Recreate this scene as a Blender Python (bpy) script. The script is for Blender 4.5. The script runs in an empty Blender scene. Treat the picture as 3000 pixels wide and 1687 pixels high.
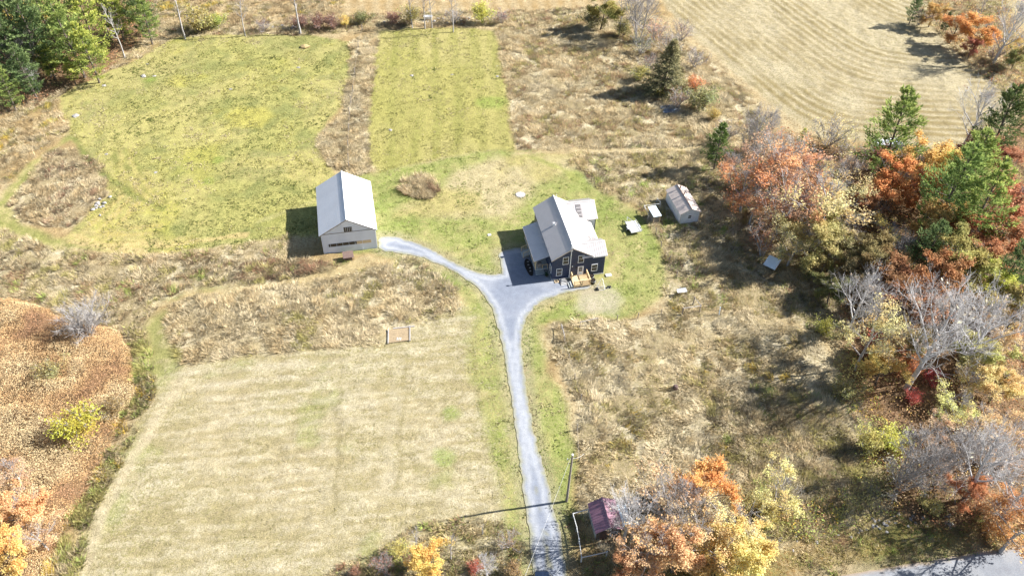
import bpy, math, random
import numpy as np
from mathutils import Matrix, Vector

# ------------------------------------------------------------------ camera
F, CX, CY, HC = 2423.0, 1500.0, 843.5, 86.0
_n = np.array([1433.0 - CX, 3321.0 - CY, F]); _n /= np.linalg.norm(_n)
_y = np.array([0, 0, 1.0]) - _n * _n[2]; _y /= np.linalg.norm(_y)
RM = np.array([np.cross(_y, -_n), _y, -_n])          # camera axes -> world axes
CAM = np.array([0, 0, HC])
S = bpy.context.scene
cd = bpy.data.cameras.new('camera'); co = bpy.data.objects.new('camera', cd); S.collection.objects.link(co)
cd.sensor_width = 36; cd.sensor_fit = 'HORIZONTAL'; cd.lens = F / 3000 * 36
cd.clip_start = 1; cd.clip_end = 5000
r_, u_, b_ = RM @ np.array([1, 0, 0]), RM @ np.array([0, -1, 0]), RM @ np.array([0, 0, -1])
co.matrix_world = Matrix(((r_[0], u_[0], b_[0], 0), (r_[1], u_[1], b_[1], 0), (r_[2], u_[2], b_[2], HC), (0, 0, 0, 1)))
S.camera = co
# ------------------------------------------------------------------ light
EL = math.radians(36.0)
SUNV = Vector((0.9785 * math.cos(EL), 0.206 * math.cos(EL), math.sin(EL)))   # towards the sun
w = bpy.data.worlds.new('World'); S.world = w; w.use_nodes = True
nt = w.node_tree; nt.nodes.clear()
sky = nt.nodes.new('ShaderNodeTexSky'); sky.sky_type = 'NISHITA'; sky.sun_disc = False
sky.sun_elevation = EL; sky.sun_rotation = math.atan2(SUNV.x, SUNV.y)
bg = nt.nodes.new('ShaderNodeBackground'); bg.inputs[1].default_value = 0.062
wo = nt.nodes.new('ShaderNodeOutputWorld')
nt.links.new(sky.outputs[0], bg.inputs[0]); nt.links.new(bg.outputs[0], wo.inputs[0])
sd_ = bpy.data.lights.new('sun', 'SUN'); sd_.energy = 5.0; sd_.angle = math.radians(0.5); sd_.color = (1, 0.98, 0.95)
so = bpy.data.objects.new('sun', sd_); S.collection.objects.link(so)
so.rotation_euler = SUNV.to_track_quat('Z', 'Y').to_euler(); so.location = (60, 60, 120)
S.view_settings.view_transform = 'Standard'; S.view_settings.look = 'None'
S.view_settings.exposure = 1.5; S.view_settings.gamma = 1.0; S.view_settings.use_curve_mapping = False

# ------------------------------------------------------------------ helpers
COL = S.collection
def gp(px, py, z=0.0):
    d = RM @ np.array([px - CX, py - CY, F]); return CAM + d * ((z - HC) / d[2])
def GP(pts): return np.array([gp(*p)[:2] for p in pts])
def lin(r, g, b):
    f = lambda c: (c / 255 / 12.92) if c / 255 <= 0.04045 else ((c / 255 + 0.055) / 1.055) ** 2.4
    return (f(r), f(g), f(b))
K = 1.98                                                # sunlit gain: albedo = lit picture colour / K
def alb(r, g, b): return np.array(lin(r, g, b)) / K
def hsh(xi, yi, s):
    h = (xi.astype(np.int64) * 374761393 + yi.astype(np.int64) * 668265263 + s * 974711) & 0xffffffff
    h = ((h ^ (h >> 13)) * 1274126177) & 0xffffffff
    return ((h ^ (h >> 16)) & 0xffffff) / float(0xffffff)
def vn(x, y, s=0):
    xi, yi = np.floor(x), np.floor(y); fx, fy = x - xi, y - yi
    fx = fx * fx * (3 - 2 * fx); fy = fy * fy * (3 - 2 * fy)
    a, b = hsh(xi, yi, s), hsh(xi + 1, yi, s); c, d = hsh(xi, yi + 1, s), hsh(xi + 1, yi + 1, s)
    return (a * (1 - fx) + b * fx) * (1 - fy) + (c * (1 - fx) + d * fx) * fy
def fbm(x, y, s=0, o=4, g=0.5):
    t = 0; a = 1; n = 0
    for i in range(o):
        t = t + a * vn(x * 2 ** i, y * 2 ** i, s + 17 * i); n += a; a *= g
    return t / n
def sdf(x, y, P):                                       # negative inside
    d = np.full(x.shape, 1e9); ins = np.zeros(x.shape, bool)
    for i in range(len(P)):
        ax, ay = P[i - 1]; bx, by = P[i]; ex, ey = bx - ax, by - ay
        t = np.clip(((x - ax) * ex + (y - ay) * ey) / (ex * ex + ey * ey + 1e-9), 0, 1)
        d = np.minimum(d, (x - ax - t * ex) ** 2 + (y - ay - t * ey) ** 2)
        c = ((ay > y) != (by > y)) & (x < (bx - ax) * (y - ay) / (by - ay + 1e-12) + ax)
        ins ^= c
    d = np.sqrt(d); return np.where(ins, -d, d)
def sm(a, b, x): t = np.clip((x - a) / (b - a), 0, 1); return t * t * (3 - 2 * t)

def tag(o, label=None, cat=None, group=None, kind=None):
    if label: o['label'] = label
    if cat: o['category'] = cat
    if group: o['group'] = group
    if kind: o['kind'] = kind
    return o
def empty(name, loc=(0, 0, 0), rz=0.0, parent=None):
    o = bpy.data.objects.new(name, None); COL.objects.link(o); o.location = loc; o.rotation_euler = (0, 0, rz)
    o.empty_display_size = 0.2; o.parent = parent; return o
def link(name, me, mat=None, parent=None, loc=(0, 0, 0), rz=0.0):
    o = bpy.data.objects.new(name, me); COL.objects.link(o); o.parent = parent; o.location = loc; o.rotation_euler = (0, 0, rz)
    if mat is not None and len(me.materials) == 0: me.materials.append(mat)
    return o
def npmesh(name, V, k, C=None, smooth=False):           # V (n*k,3): soup of n faces with k corners
    V = np.asarray(V, np.float32).reshape(-1, 3); n = len(V) // k
    me = bpy.data.meshes.new(name); me.vertices.add(len(V)); me.vertices.foreach_set('co', V.ravel())
    me.loops.add(n * k); me.loops.foreach_set('vertex_index', np.arange(n * k, dtype=np.int32))
    me.polygons.add(n); me.polygons.foreach_set('loop_start', np.arange(n, dtype=np.int32) * k)
    me.update(calc_edges=True)
    if C is not None: setcol(me, 'Col', C)
    return me
def setcol(me, name, C):
    C = np.asarray(C, np.float32); a = me.color_attributes.new(name, 'FLOAT_COLOR', 'POINT')
    out = np.ones((len(C), 4), np.float32); out[:, :3] = C; a.data.foreach_set('color', out.ravel())

class MB:
    def __init__(s): s.v = []; s.f = []; s.m = []
    def add(s, v, f, m=0):
        o = len(s.v); s.v += [tuple(p) for p in v]; s.f += [tuple(i + o for i in q) for q in f]; s.m += [m] * len(f); return s
    def box(s, a, b, m=0):
        x0, y0, z0 = a; x1, y1, z1 = b
        return s.add([(x0, y0, z0), (x1, y0, z0), (x1, y1, z0), (x0, y1, z0), (x0, y0, z1), (x1, y0, z1), (x1, y1, z1), (x0, y1, z1)],
                     [(3, 2, 1, 0), (4, 5, 6, 7), (0, 1, 5, 4), (1, 2, 6, 5), (2, 3, 7, 6), (3, 0, 4, 7)], m)
    def prism(s, poly, ext, m=0):                       # poly: 3d points, ext: vector
        n = len(poly); e = np.array(ext); A = [np.array(p, float) for p in poly]
        return s.add(A + [p + e for p in A], [tuple(range(n - 1, -1, -1)), tuple(range(n, 2 * n))] + [(i, (i + 1) % n, n + (i + 1) % n, n + i) for i in range(n)], m)
    def bar(s, p, q, r=0.05, k=4, m=0, r2=None):
        p, q = np.array(p, float), np.array(q, float); d = q - p; d /= np.linalg.norm(d) + 1e-9
        a = np.cross(d, (0, 0, 1) if abs(d[2]) < 0.9 else (1, 0, 0)); a /= np.linalg.norm(a); b = np.cross(d, a); r2 = r if r2 is None else r2
        ring = lambda c, R: [c + R * (math.cos(t) * a + math.sin(t) * b) for t in [2 * math.pi * (i + .5) / k for i in range(k)]]
        return s.add(ring(p, r) + ring(q, r2), [(i, (i + 1) % k, k + (i + 1) % k, k + i) for i in range(k)] + [tuple(range(k - 1, -1, -1)), tuple(range(k, 2 * k))], m)
    def lathe(s, prof, c=(0, 0), k=16, m=0):
        n = len(prof); v = [(c[0] + r * math.cos(2 * math.pi * j / k), c[1] + r * math.sin(2 * math.pi * j / k), z) for r, z in prof for j in range(k)]
        f = [(i * k + j, i * k + (j + 1) % k, (i + 1) * k + (j + 1) % k, (i + 1) * k + j) for i in range(n - 1) for j in range(k)]
        return s.add(v, f, m)
    def build(s, name, mat, parent=None, loc=(0, 0, 0), rz=0.0, smooth=False):
        me = bpy.data.meshes.new(name); me.from_pydata(s.v, [], s.f); me.update()
        for q in (mat if isinstance(mat, (list, tuple)) else [mat]): me.materials.append(q)
        if any(s.m): me.polygons.foreach_set('material_index', s.m)
        if smooth: me.polygons.foreach_set('use_smooth', [True] * len(me.polygons))
        return link(name, me, None, parent, loc, rz)

# ------------------------------------------------------------------ materials
def newmat(name):
    m = bpy.data.materials.new(name); m.use_nodes = True; t = m.node_tree; p = t.nodes['Principled BSDF']; return m, t, p
def N(t, typ, **kw):
    n = t.nodes.new(typ)
    for k, v in kw.items(): setattr(n, k, v)
    return n
def noise(t, scale, detail=4, rough=0.6, vec=None):
    n = N(t, 'ShaderNodeTexNoise'); n.inputs['Scale'].default_value = scale; n.inputs['Detail'].default_value = detail; n.inputs['Roughness'].default_value = rough
    if vec is not None: t.links.new(vec, n.inputs['Vector'])
    return n
def maprange(t, src, a, b, c, d):
    n = N(t, 'ShaderNodeMapRange'); t.links.new(src, n.inputs[0])
    for i, v in enumerate((a, b, c, d)): n.inputs[i + 1].default_value = v
    return n.outputs[0]
def mixc(t, fac, a, b, blend='MIX'):
    n = N(t, 'ShaderNodeMix', data_type='RGBA', blend_type=blend)
    for s, v in ((n.inputs[0], fac), (n.inputs[6], a), (n.inputs[7], b)):
        if hasattr(v, 'links'): t.links.new(v, s)
        elif isinstance(v, (int, float)): s.default_value = v
        else: s.default_value = (*v, 1)
    return n.outputs[2]
def surf(name, col, rough=0.7, var=0.15, scale=3.0, metal=0.0, bump=0.0, spec=0.3, col2=None):
    m, t, p = newmat(name); tc = N(t, 'ShaderNodeTexCoord')
    n1 = noise(t, scale, 6, 0.65, tc.outputs['Object']); n2 = noise(t, scale * 7, 4, 0.6, tc.outputs['Object'])
    c2 = col2 if col2 is not None else tuple(c * (1 - var) for c in col)
    a = mixc(t, maprange(t, n1.outputs[0], 0.35, 0.68, 0, 1), tuple(c * (1 + var * .6) for c in col), c2)
    g = mixc(t, 1.0, a, mixc(t, n2.outputs[0], (1 - var, 1 - var, 1 - var), (1 + var, 1 + var, 1 + var)), 'MULTIPLY')
    t.links.new(g, p.inputs['Base Color']); p.inputs['Roughness'].default_value = rough; p.inputs['Metallic'].default_value = metal
    p.inputs['Specular IOR Level'].default_value = spec
    if bump:
        b = N(t, 'ShaderNodeBump'); b.inputs['Strength'].default_value = bump; b.inputs['Distance'].default_value = 0.05
        t.links.new(n2.outputs[0], b.inputs['Height']); t.links.new(b.outputs[0], p.inputs['Normal'])
    return m
def vcmat(name, trans=0.25, objcol=False, rough=0.8, up=0.0):
    m, t, p = newmat(name); out = t.nodes['Material Output']
    a = N(t, 'ShaderNodeAttribute', attribute_name='Col'); c = a.outputs['Color']
    if objcol:
        oi = N(t, 'ShaderNodeObjectInfo'); c = mixc(t, 1.0, oi.outputs['Color'], c, 'MULTIPLY')
    t.links.new(c, p.inputs['Base Color']); p.inputs['Roughness'].default_value = rough; p.inputs['Specular IOR Level'].default_value = 0.15
    tr = N(t, 'ShaderNodeBsdfTranslucent'); t.links.new(c, tr.inputs[0])
    if up:                                              # fine fuzzy stand: shade with normals bent towards the sky
        ge = N(t, 'ShaderNodeNewGeometry'); mv = N(t, 'ShaderNodeMix', data_type='VECTOR'); mv.inputs[0].default_value = up
        t.links.new(ge.outputs['Normal'], mv.inputs[4]); mv.inputs[5].default_value = (0, 0, 1)
        nn = N(t, 'ShaderNodeVectorMath', operation='NORMALIZE'); t.links.new(mv.outputs[1], nn.inputs[0]); t.links.new(nn.outputs[0], p.inputs['Normal'])
    if True: mx = N(t, 'ShaderNodeMixShader'); mx.inputs[0].default_value = trans
    t.links.new(p.outputs[0], mx.inputs[1]); t.links.new(tr.outputs[0], mx.inputs[2]); t.links.new(mx.outputs[0], out.inputs[0])
    return m
M_grass = vcmat('grass_blades', 0.3, up=0.8)
M_canopy = vcmat('canopy_leaves', 0.4, up=0.4)
M_leaf = vcmat('leaves', 0.4, True, up=0.25)
M_bark = surf('bark_brown', (0.13, 0.105, 0.085), 0.9, 0.35, 6, bump=0.4)
M_barkg = surf('bark_grey', (0.36, 0.335, 0.32), 0.9, 0.3, 5, bump=0.4)
M_barkw = surf('bark_pale', (0.52, 0.50, 0.49), 0.9, 0.3, 5, bump=0.3)
M_stone = surf('field_stone', (0.30, 0.28, 0.26), 0.9, 0.35, 4, bump=0.5)
M_wood = surf('weathered_wood', (0.27, 0.235, 0.20), 0.9, 0.35, 5)
M_deck = surf('new_lumber', (0.62, 0.46, 0.26), 0.75, 0.2, 4)
M_navy = surf('navy_siding', (0.020, 0.036, 0.085), 0.5, 0.15, 1.2, spec=0.5)
M_white = surf('white_trim', (0.78, 0.78, 0.78), 0.5, 0.06, 3)
M_roofm = surf('pale_metal_roof', (0.56, 0.52, 0.495), 0.34, 0.06, 0.7, spec=0.5)
M_barnr = surf('white_metal_roof', (0.72, 0.71, 0.71), 0.38, 0.05, 0.5, spec=0.5)
M_barnw = surf('barn_siding', (0.68, 0.71, 0.78), 0.45, 0.06, 0.8, spec=0.5)
M_dark = surf('dark_opening', (0.06, 0.05, 0.035), 0.6, 0.4, 6)
M_tan = surf('plywood', (0.56, 0.43, 0.27), 0.8, 0.12, 4)
M_conc = surf('concrete', (0.52, 0.51, 0.49), 0.85, 0.15, 3)
M_black = surf('black_plastic', (0.015, 0.015, 0.016), 0.45, 0.2, 5)
M_soil = surf('dark_mulch', (0.022, 0.016, 0.012), 0.95, 0.5, 6, bump=0.8)
M_purple = surf('plum_metal_roof', (0.24, 0.125, 0.165), 0.4, 0.15, 1.5, spec=0.5)
M_brown = surf('red_brown_boards', (0.11, 0.07, 0.06), 0.8, 0.3, 4)
M_tanroof = surf('tan_roof', (0.56, 0.47, 0.41), 0.6, 0.1, 1.5)
M_shedw = surf('white_siding', (0.66, 0.67, 0.68), 0.6, 0.15, 1.5)
M_bluew = surf('pale_blue_panel', (0.58, 0.68, 0.74), 0.4, 0.06, 2, spec=0.5)
M_galv = surf('galvanised_metal', (0.55, 0.55, 0.55), 0.4, 0.12, 3, metal=0.4, spec=0.5)
M_ash = surf('pale_ash', (0.40, 0.37, 0.35), 0.95, 0.15, 5, bump=0.3)
M_rust = surf('brown_boards_weathered', (0.15, 0.10, 0.085), 0.85, 0.25, 4)
M_porch = surf('painted_porch_floor', (0.42, 0.44, 0.42), 0.7, 0.1, 3)
def glassmat():
    m, t, p = newmat('window_glass'); p.inputs['Base Color'].default_value = (0.025, 0.025, 0.022, 1); p.inputs['Roughness'].default_value = 0.08
    p.inputs['Specular IOR Level'].default_value = 0.6; return m
M_glass = glassmat()
def skymat():
    m, t, p = newmat('skylight_glass'); p.inputs['Base Color'].default_value = (0.17, 0.155, 0.15, 1); p.inputs['Roughness'].default_value = 0.25; return m
M_skyl = skymat()
M_car = surf('dark_blue_paint', (0.012, 0.02, 0.04), 0.2, 0.05, 2, spec=0.6)

# ------------------------------------------------------------------ ground zones (outlines read off the ground)
Z = {}
Z['pastA'] = GP([(540,107),(640,104),(780,101),(900,104),(1000,118),(1030,130),(1024,200),(1016,260),(990,320),(950,365),(925,410),(935,450),(960,480),(975,505),(980,600),(940,690),(830,692),(760,702),(620,728),(480,738),(300,738),(215,725),(190,700),(215,668),(260,620),(318,570),(318,510),(290,480),(240,430),(205,385),(205,350),(175,310),(168,290),(215,255),(290,222),(370,190),(430,160),(480,125)])
Z['pastB'] = GP([(1108,92),(1200,85),(1400,82),(1445,92),(1465,150),(1475,230),(1490,320),(1500,400),(1512,440),(1400,445),(1250,470),(1150,500),(1110,510),(1082,480),(1077,400),(1087,300),(1094,200),(1102,130)])
Z['divider'] = GP([(1030,118),(1108,95),(1094,250),(1078,400),(1085,500),(1060,520),(1000,500),(960,478),(930,430),(935,400),(1000,330),(1020,240)])
Z['island'] = GP([(25,600),(60,648),(140,662),(213,664),(255,620),(312,570),(316,515),(300,475),(210,433),(140,447),(100,502),(60,547)])
Z['lane'] = GP([(0,590),(60,500),(170,430),(195,385),(225,400),(140,445),(95,510),(25,600),(60,655),(215,715),(205,738),(60,690),(-40,645),(-40,600)])
Z['lawn'] = GP([(1085,510),(1150,495),(1400,445),(1560,438),(1690,500),(1760,560),(1850,600),(1890,650),(1935,720),(1948,800),(1930,870),(1850,925),(1700,935),(1620,935),(1585,960),(1590,1050),(1660,1200),(1680,1350),(1670,1450),(1680,1500),(1665,1720),(1480,1720),(1480,1500),(1420,1250),(1370,1050),(1400,930),(1340,860),(1200,770),(1090,740),(1000,750),(960,690),(960,560),(980,520)])
Z['dry'] = GP([(1150,640),(1180,600),(1290,560),(1330,510),(1450,460),(1600,450),(1700,445),(1690,490),(1640,515),(1570,545),(1530,600),(1480,635),(1300,640),(1200,628)])
Z['mound'] = GP([(1168,548),(1180,525),(1220,513),(1265,518),(1290,540),(1293,560),(1270,578),(1230,581),(1190,570)])
Z['fieldW'] = GP([(500,1065),(620,1050),(900,1020),(1100,1005),(1150,985),(1240,940),(1330,900),(1400,900),(1440,960),(1480,1200),(1510,1450),(1530,1687),(1560,1730),(180,1730),(230,1600),(300,1430),(380,1270),(470,1130)])
Z['tallW'] = GP([(500,890),(560,872),(900,830),(1050,800),(1170,755),(1240,762),(1320,835),(1348,905),(1330,928),(1225,935),(1220,955),(1130,960),(1125,1005),(1060,1013),(900,1022),(620,1052),(540,1063),(497,990),(490,930)])
Z['band'] = GP([(-60,640),(60,692),(200,742),(480,748),(620,738),(760,706),(838,694),(842,758),(960,772),(1080,752),(1120,760),(1000,800),(700,848),(540,860),(470,890),(440,920),(420,1000),(390,1010),(330,960),(150,905),(-60,895)])
Z['grlane'] = GP([(430,960),(450,925),(490,905),(495,960),(535,1065),(500,1120),(455,1150),(430,1100)])
Z['midlane'] = GP([(440,900),(560,868),(900,828),(1050,795),(1170,752),(1090,745),(960,790),(760,835),(560,848),(450,885)])
Z['thicket'] = GP([(-80,885),(60,880),(130,905),(200,950),(330,965),(385,1030),(395,1150),(330,1280),(250,1440),(170,1580),(130,1720),(-80,1720)])
Z['weeds'] = GP([(385,1000),(430,1000),(455,1120),(410,1230),(340,1380),(285,1480),(245,1600),(215,1720),(120,1720),(170,1580),(245,1440),(330,1280),(395,1150)])
Z['paddock'] = GP([(1598,962),(1640,938),(1850,938),(1960,905),(2080,925),(2200,905),(2400,1000),(2520,1180),(2620,1400),(2640,1480),(2300,1600),(2000,1660),(1800,1660),(1690,1500),(1690,1200),(1640,1070)])
Z['garden'] = GP([(1870,600),(1900,655),(1945,720),(1955,800),(1940,870),(2000,930),(2200,905),(2500,1000),(2600,760),(2400,560),(2150,430),(2060,440),(1900,420),(1680,445),(1670,485),(1700,530),(1760,575)])
Z['tallNE'] = GP([(1448,78),(1800,45),(1900,60),(2000,110),(2120,210),(2230,310),(2260,400),(2060,430),(1800,436),(1515,442),(1500,395),(1490,320),(1475,220),(1463,120)])
Z['path'] = GP([(1510,452),(1700,446),(2060,441),(2060,431),(1800,436),(1510,444)])
Z['fieldN'] = GP([(430,-80),(1800,-80),(1790,20),(1500,38),(1200,40),(800,62),(560,72),(470,62)])
Z['fieldE'] = GP([(1880,-80),(2620,-80),(2720,60),(2830,190),(2930,260),(2990,330),(2940,430),(2700,435),(2400,400),(2290,330),(2150,212),(1985,65)])
Z['fieldFE'] = GP([(2880,-80),(3300,-80),(3300,300),(3060,220),(2960,90)])
Z['woodE'] = GP([(2150,440),(2300,380),(2420,430),(2720,445),(2900,440),(3000,330),(3300,250),(3300,1500),(3000,1570),(2640,1560),(2520,1180),(2450,950),(2480,760),(2300,640),(2200,540)])
Z['woodNW'] = GP([(-200,-100),(460,-100),(455,80),(330,200),(190,270),(120,310),(-200,380)])
Z['hedgeNE'] = GP([(2620,-80),(2900,-80),(3000,100),(3200,250),(3100,420),(2960,300),(2860,215),(2740,80)])
Z['hedgeN'] = GP([(430,75),(560,66),(800,58),(1200,38),(1500,32),(1760,20),(1800,60),(1500,72),(1200,80),(1100,90),(900,102),(640,104),(470,115)])
Z['verge'] = GP([(1690,1640),(2000,1665),(2300,1615),(2640,1530),(3000,1560),(3200,1530),(3200,1640),(2400,1790),(1690,1790)])
Z['dirt'] = GP([(1690,850),(1760,822),(1800,850),(1820,880),(1800,915),(1740,925),(1690,905)])
ROADE = GP([(2380,1700),(2430,1690),(2560,1668),(2700,1645),(2850,1618),(3000,1594),(3300,1545),(3700,1480),(3900,1600),(3300,1720),(2700,1830),(2330,1900),(2100,1950),(2000,1780),(2200,1735)])
DRIVE = GP([(1568,1760),(1565,1687),(1555,1600),(1540,1480),(1520,1330),(1500,1180),(1480,1050),(1462,965),(1440,895),(1400,842),(1330,792),(1230,752),(1110,732),(1107,712),(1108,692),(1160,693),(1240,720),(1330,768),(1400,800),(1440,806),(1475,803),(1468,770),(1457,737),(1500,729),(1545,724),(1600,745),(1612,790),(1618,815),(1690,815),(1740,830),(1735,848),(1690,850),(1640,862),(1590,882),(1555,907),(1537,942),(1528,990),(1535,1080),(1560,1250),(1600,1400),(1640,1560),(1660,1687),(1670,1760)])

def geo(a, b, c, step, n=22, g=1.35):
    core = np.arange(b[0], b[1], step); o = step * np.cumsum(g ** np.arange(1, n + 1))
    return np.concatenate([(b[0] - o)[::-1], core, core[-1] + o])
gx = geo(0, (-122, 125), 0, 0.5); gy = geo(0, (38, 196), 0, 0.47)
X, Y = np.meshgrid(gx, gy); sh = X.shape; X = X.ravel(); Y = Y.ravel()
WX = X + 1.6 * (fbm(X / 3, Y / 3, 1) - .5); WY = Y + 1.6 * (fbm(X / 3, Y / 3, 2) - .5)
SDF = {k: sdf(WX, WY, P) for k, P in Z.items()}
SDR = np.minimum(sdf(X, Y, DRIVE), sdf(X, Y, ROADE))
def msk(k, soft=0.7): return 1 - sm(-soft, soft, SDF[k])
n1, n2, n3 = fbm(X / 9, Y / 9, 5), fbm(X / 2.4, Y / 2.4, 6), fbm(X / 1.0, Y / 1.0, 7, 3)
big = fbm(X / 24, Y / 24, 8)
C1 = np.zeros((len(X), 3)); C2 = np.zeros((len(X), 3)); AMP = np.full(len(X), 0.10)
def ly(m, a, b, amp):                                   # lay a zone: main colour a, fleck colour b (arrays or tuples)
    global C1, C2, AMP
    m_ = m[:, None]; C1 = C1 * (1 - m_) + np.asarray(a) * m_; C2 = C2 * (1 - m_) + np.asarray(b) * m_; AMP = AMP * (1 - m) + amp * m
def lerp(a, b, t): return np.asarray(a) * (1 - t[:, None]) + np.asarray(b) * t[:, None]
one = np.ones(len(X))
straw, straw2, brown, olive, green, lime = alb(226,206,162), alb(205,178,128), alb(150,118,80), alb(140,135,80), alb(150,168,80), alb(190,196,70)
ly(one, lerp(straw, straw2, sm(.4, .6, n1)), alb(176,146,104), 0.2)
for k in ('tallW', 'band', 'paddock', 'garden', 'tallNE', 'divider', 'island', 'mound', 'hedgeN', 'hedgeNE'):
    ly(msk(k), lerp(alb(246,230,194), alb(208,188,148), sm(.35, .65, n2)), lerp(alb(176,168,112), alb(160,136,102), n1), 0.2)
litter = lerp(alb(178,148,116), alb(134,114,92), sm(.4, .6, n2))
for k in ('woodE', 'woodNW', 'thicket'): ly(msk(k, 2.0), litter, lerp(alb(186,146,100), brown * .7, n1), 0.18)
# mown north hay strip, rows running towards the viewer
rw = np.sin((X * .98 + Y * .12) * 2 * math.pi / 3.1 + 2 * n1) * .5 + .5
ly(msk('fieldN'), lerp(alb(228,206,164), alb(200,170,120), np.clip(rw * .7 + (n2 - .5), 0, 1)), alb(180,150,100), 0.12)
def lned(a, b):
    a, b = gp(*a), gp(*b); e = (b - a)[:2]; e /= np.hypot(*e); return (X - a[0]) * -e[1] + (Y - a[1]) * e[0]
d1, d2 = lned((2290,330), (1985,65)), lned((2400,405), (2900,425)); d1 = -d1; d2 = d2
d = -3.5 * np.log(np.exp(-np.clip(d1, -60, 200) / 3.5) + np.exp(-np.clip(d2, -60, 200) / 3.5)) + .6 * (n1 - .5)
rw = np.sin(d * 2 * math.pi / 2.0) * .5 + .5; rw = rw * (.35 + .65 * sm(.3, .7, vn(d / 4.5, d * 0, 61))) + .25 * sm(.4, .7, vn(d / 9, d * 0 + 3, 62))
rw2 = np.clip(rw * 1.1 - .1 + .9 * (n2 - .5), 0, 1)
ly(msk('fieldE'), lerp(alb(226,211,176), alb(172,152,108), rw2 * sm(.2, .65, fbm(X / 11, Y / 11, 33))), lerp(alb(196,178,132), alb(160,150,96), big), 0.13)
ly(msk('fieldFE'), alb(214,196,150), straw2, 0.1)
# west hay field with drifts of cut straw
st = fbm(X / 4 + .5 * n1, (Y - .16 * X) / .6, 11, 4, .65); st2 = sm(.36, .68, st)
ly(msk('fieldW', 1.2), lerp(lerp(alb(202,187,142), alb(232,218,182), st2), alb(242,228,196), .75 * sm(.80, .97, np.sin((Y - .16 * X + 1.6 * n1 + .5 * n2) * 2 * math.pi / 2.5) * .5 + .5) * sm(.35, .6, fbm(X / 6, Y / 6, 46))), lerp(alb(172,164,108), alb(206,188,146), sm(.3, .7, n1)), 0.08)
ly(msk('fieldW', 1) * sm(.64, .78, fbm(X / 5, Y / 5, 44)) * .4, alb(170,178,96), green, 0.12)
# green pastures
past = lerp(lerp(alb(202,195,126), alb(212,204,126), sm(.4, .62, big)), alb(174,174,108), sm(.5, .75, n2))
past = lerp(past, alb(214,206,108), sm(.62, .78, fbm(X / 8, Y / 8, 12)) * .8)
ly(msk('pastA', .6), past, lerp(alb(144,148,82), alb(204,186,130), sm(.35, .6, n1)), 0.07)
c = gp(735, 345); q = np.hypot((X - c[0]) / 5.4, (Y - c[1]) / 4.6)
ly((1 - sm(.6, 1.1, q + .8 * (n2 - .5))) * .6, alb(220,210,104), alb(214,200,110), 0.1)
trk = (np.sin(SDF['pastA'] * 2 * math.pi / 2.1 + 1.5) * .5 + .5) * sm(-9, -6, SDF['pastA']) * sm(-1, -2, SDF['pastA']) * sm(120, 108, Y) * sm(-20, -45, X) * sm(.35, .6, n1)
ly(np.clip(trk * .8, 0, 1), alb(222,198,120), straw, 0.1)
ln = sm(.55, .8, np.sin((X + .09 * Y) * 2 * math.pi / 4.2) * .5 + .5) * .5 + sm(.5, .75, fbm(X / 1.3, Y / 14, 21)) * .6
ly(msk('pastB', .6), lerp(lerp(alb(204,196,116), alb(214,202,132), sm(.4, .6, big)), alb(178,176,98), np.clip(ln, 0, 1)), lerp(alb(146,148,72), alb(212,194,134), n1), 0.06)
ly(msk('lane', .7), lerp(alb(222,206,146), alb(186,182,112), sm(.4, .6, n2)), alb(160,164,90), 0.08)
ly(msk('lawn', .8), lerp(lerp(alb(190,190,120), alb(168,176,104), sm(.4, .65, n1)), alb(210,196,140), sm(.55, .75, fbm(X / 4, Y / 4, 14))), lerp(alb(150,168,76), alb(206,190,130), sm(.4, .6, n2)), 0.09)
ly(msk('dry', 1.4), lerp(alb(226,210,164), alb(208,196,128), sm(.45, .7, n1)), alb(200,182,130), 0.09)
ly(msk('grlane', 1.2) * .65, lerp(alb(170,180,108), alb(206,200,150), sm(.45, .7, n3)), alb(140,156,80), 0.1)
ly(msk('midlane', 1.2) * .8, lerp(alb(220,200,150), alb(168,172,100), sm(.45, .62, fbm(X / 5, Y / 3, 15))), straw2, 0.1)
ly(msk('path', .5) * .9, alb(226,206,160), straw2, 0.08)
ly(msk('verge', 1.0), lerp(alb(160,156,92), alb(196,172,128), sm(.4, .65, n1)), lerp(alb(140,146,80), alb(190,130,80), n2), 0.12)
ly(msk('dirt', 1.2) * (0.55 + .45 * n2), alb(226,212,190), alb(196,190,150), 0.04)
edge = (1 - sm(.3, 1.8, SDR + 1.2 * (n2 - .5))) * .55
ly(edge, alb(206,190,158), alb(190,180,150), 0.05)
for px, py, r in ((2245,510,5),(1300,1340,1.6),(1320,1210,1.3),(640,470,1.2),(610,530,1.2),(440,235,1.6),(1440,300,3)):
    c = gp(px, py); ly((1 - sm(r * .5, r * 1.2, np.hypot(X - c[0], Y - c[1]) + r * (n2 - .5))) * .6, alb(160,186,84), green, 0.1)
def track(pts, wd, colr, st_=.6):
    P = GP(pts); dd = np.full(len(X), 1e9)
    for a, b in zip(P[:-1], P[1:]):
        e = b - a; tt = np.clip(((WX - a[0]) * e[0] + (WY - a[1]) * e[1]) / (e @ e), 0, 1); dd = np.minimum(dd, np.hypot(WX - a[0] - tt * e[0], WY - a[1] - tt * e[1]))
    ly((1 - sm(wd * .4, wd, dd)) * st_ * (.5 + n2), colr, colr * .9, 0.1)
track([(205,395),(260,460),(320,520),(400,585),(470,610)], .7, alb(140,150,80), .7)
for k_ in (0, 34, 66): track([(330 + k_,435),(342 + k_,490),(372 + k_,545),(420 + k_,590)], .55, alb(156,158,84), .55)
for k_ in (16, 50): track([(330 + k_,435),(342 + k_,490),(372 + k_,545),(420 + k_,590)], .55, alb(222,204,130), .55)
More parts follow.
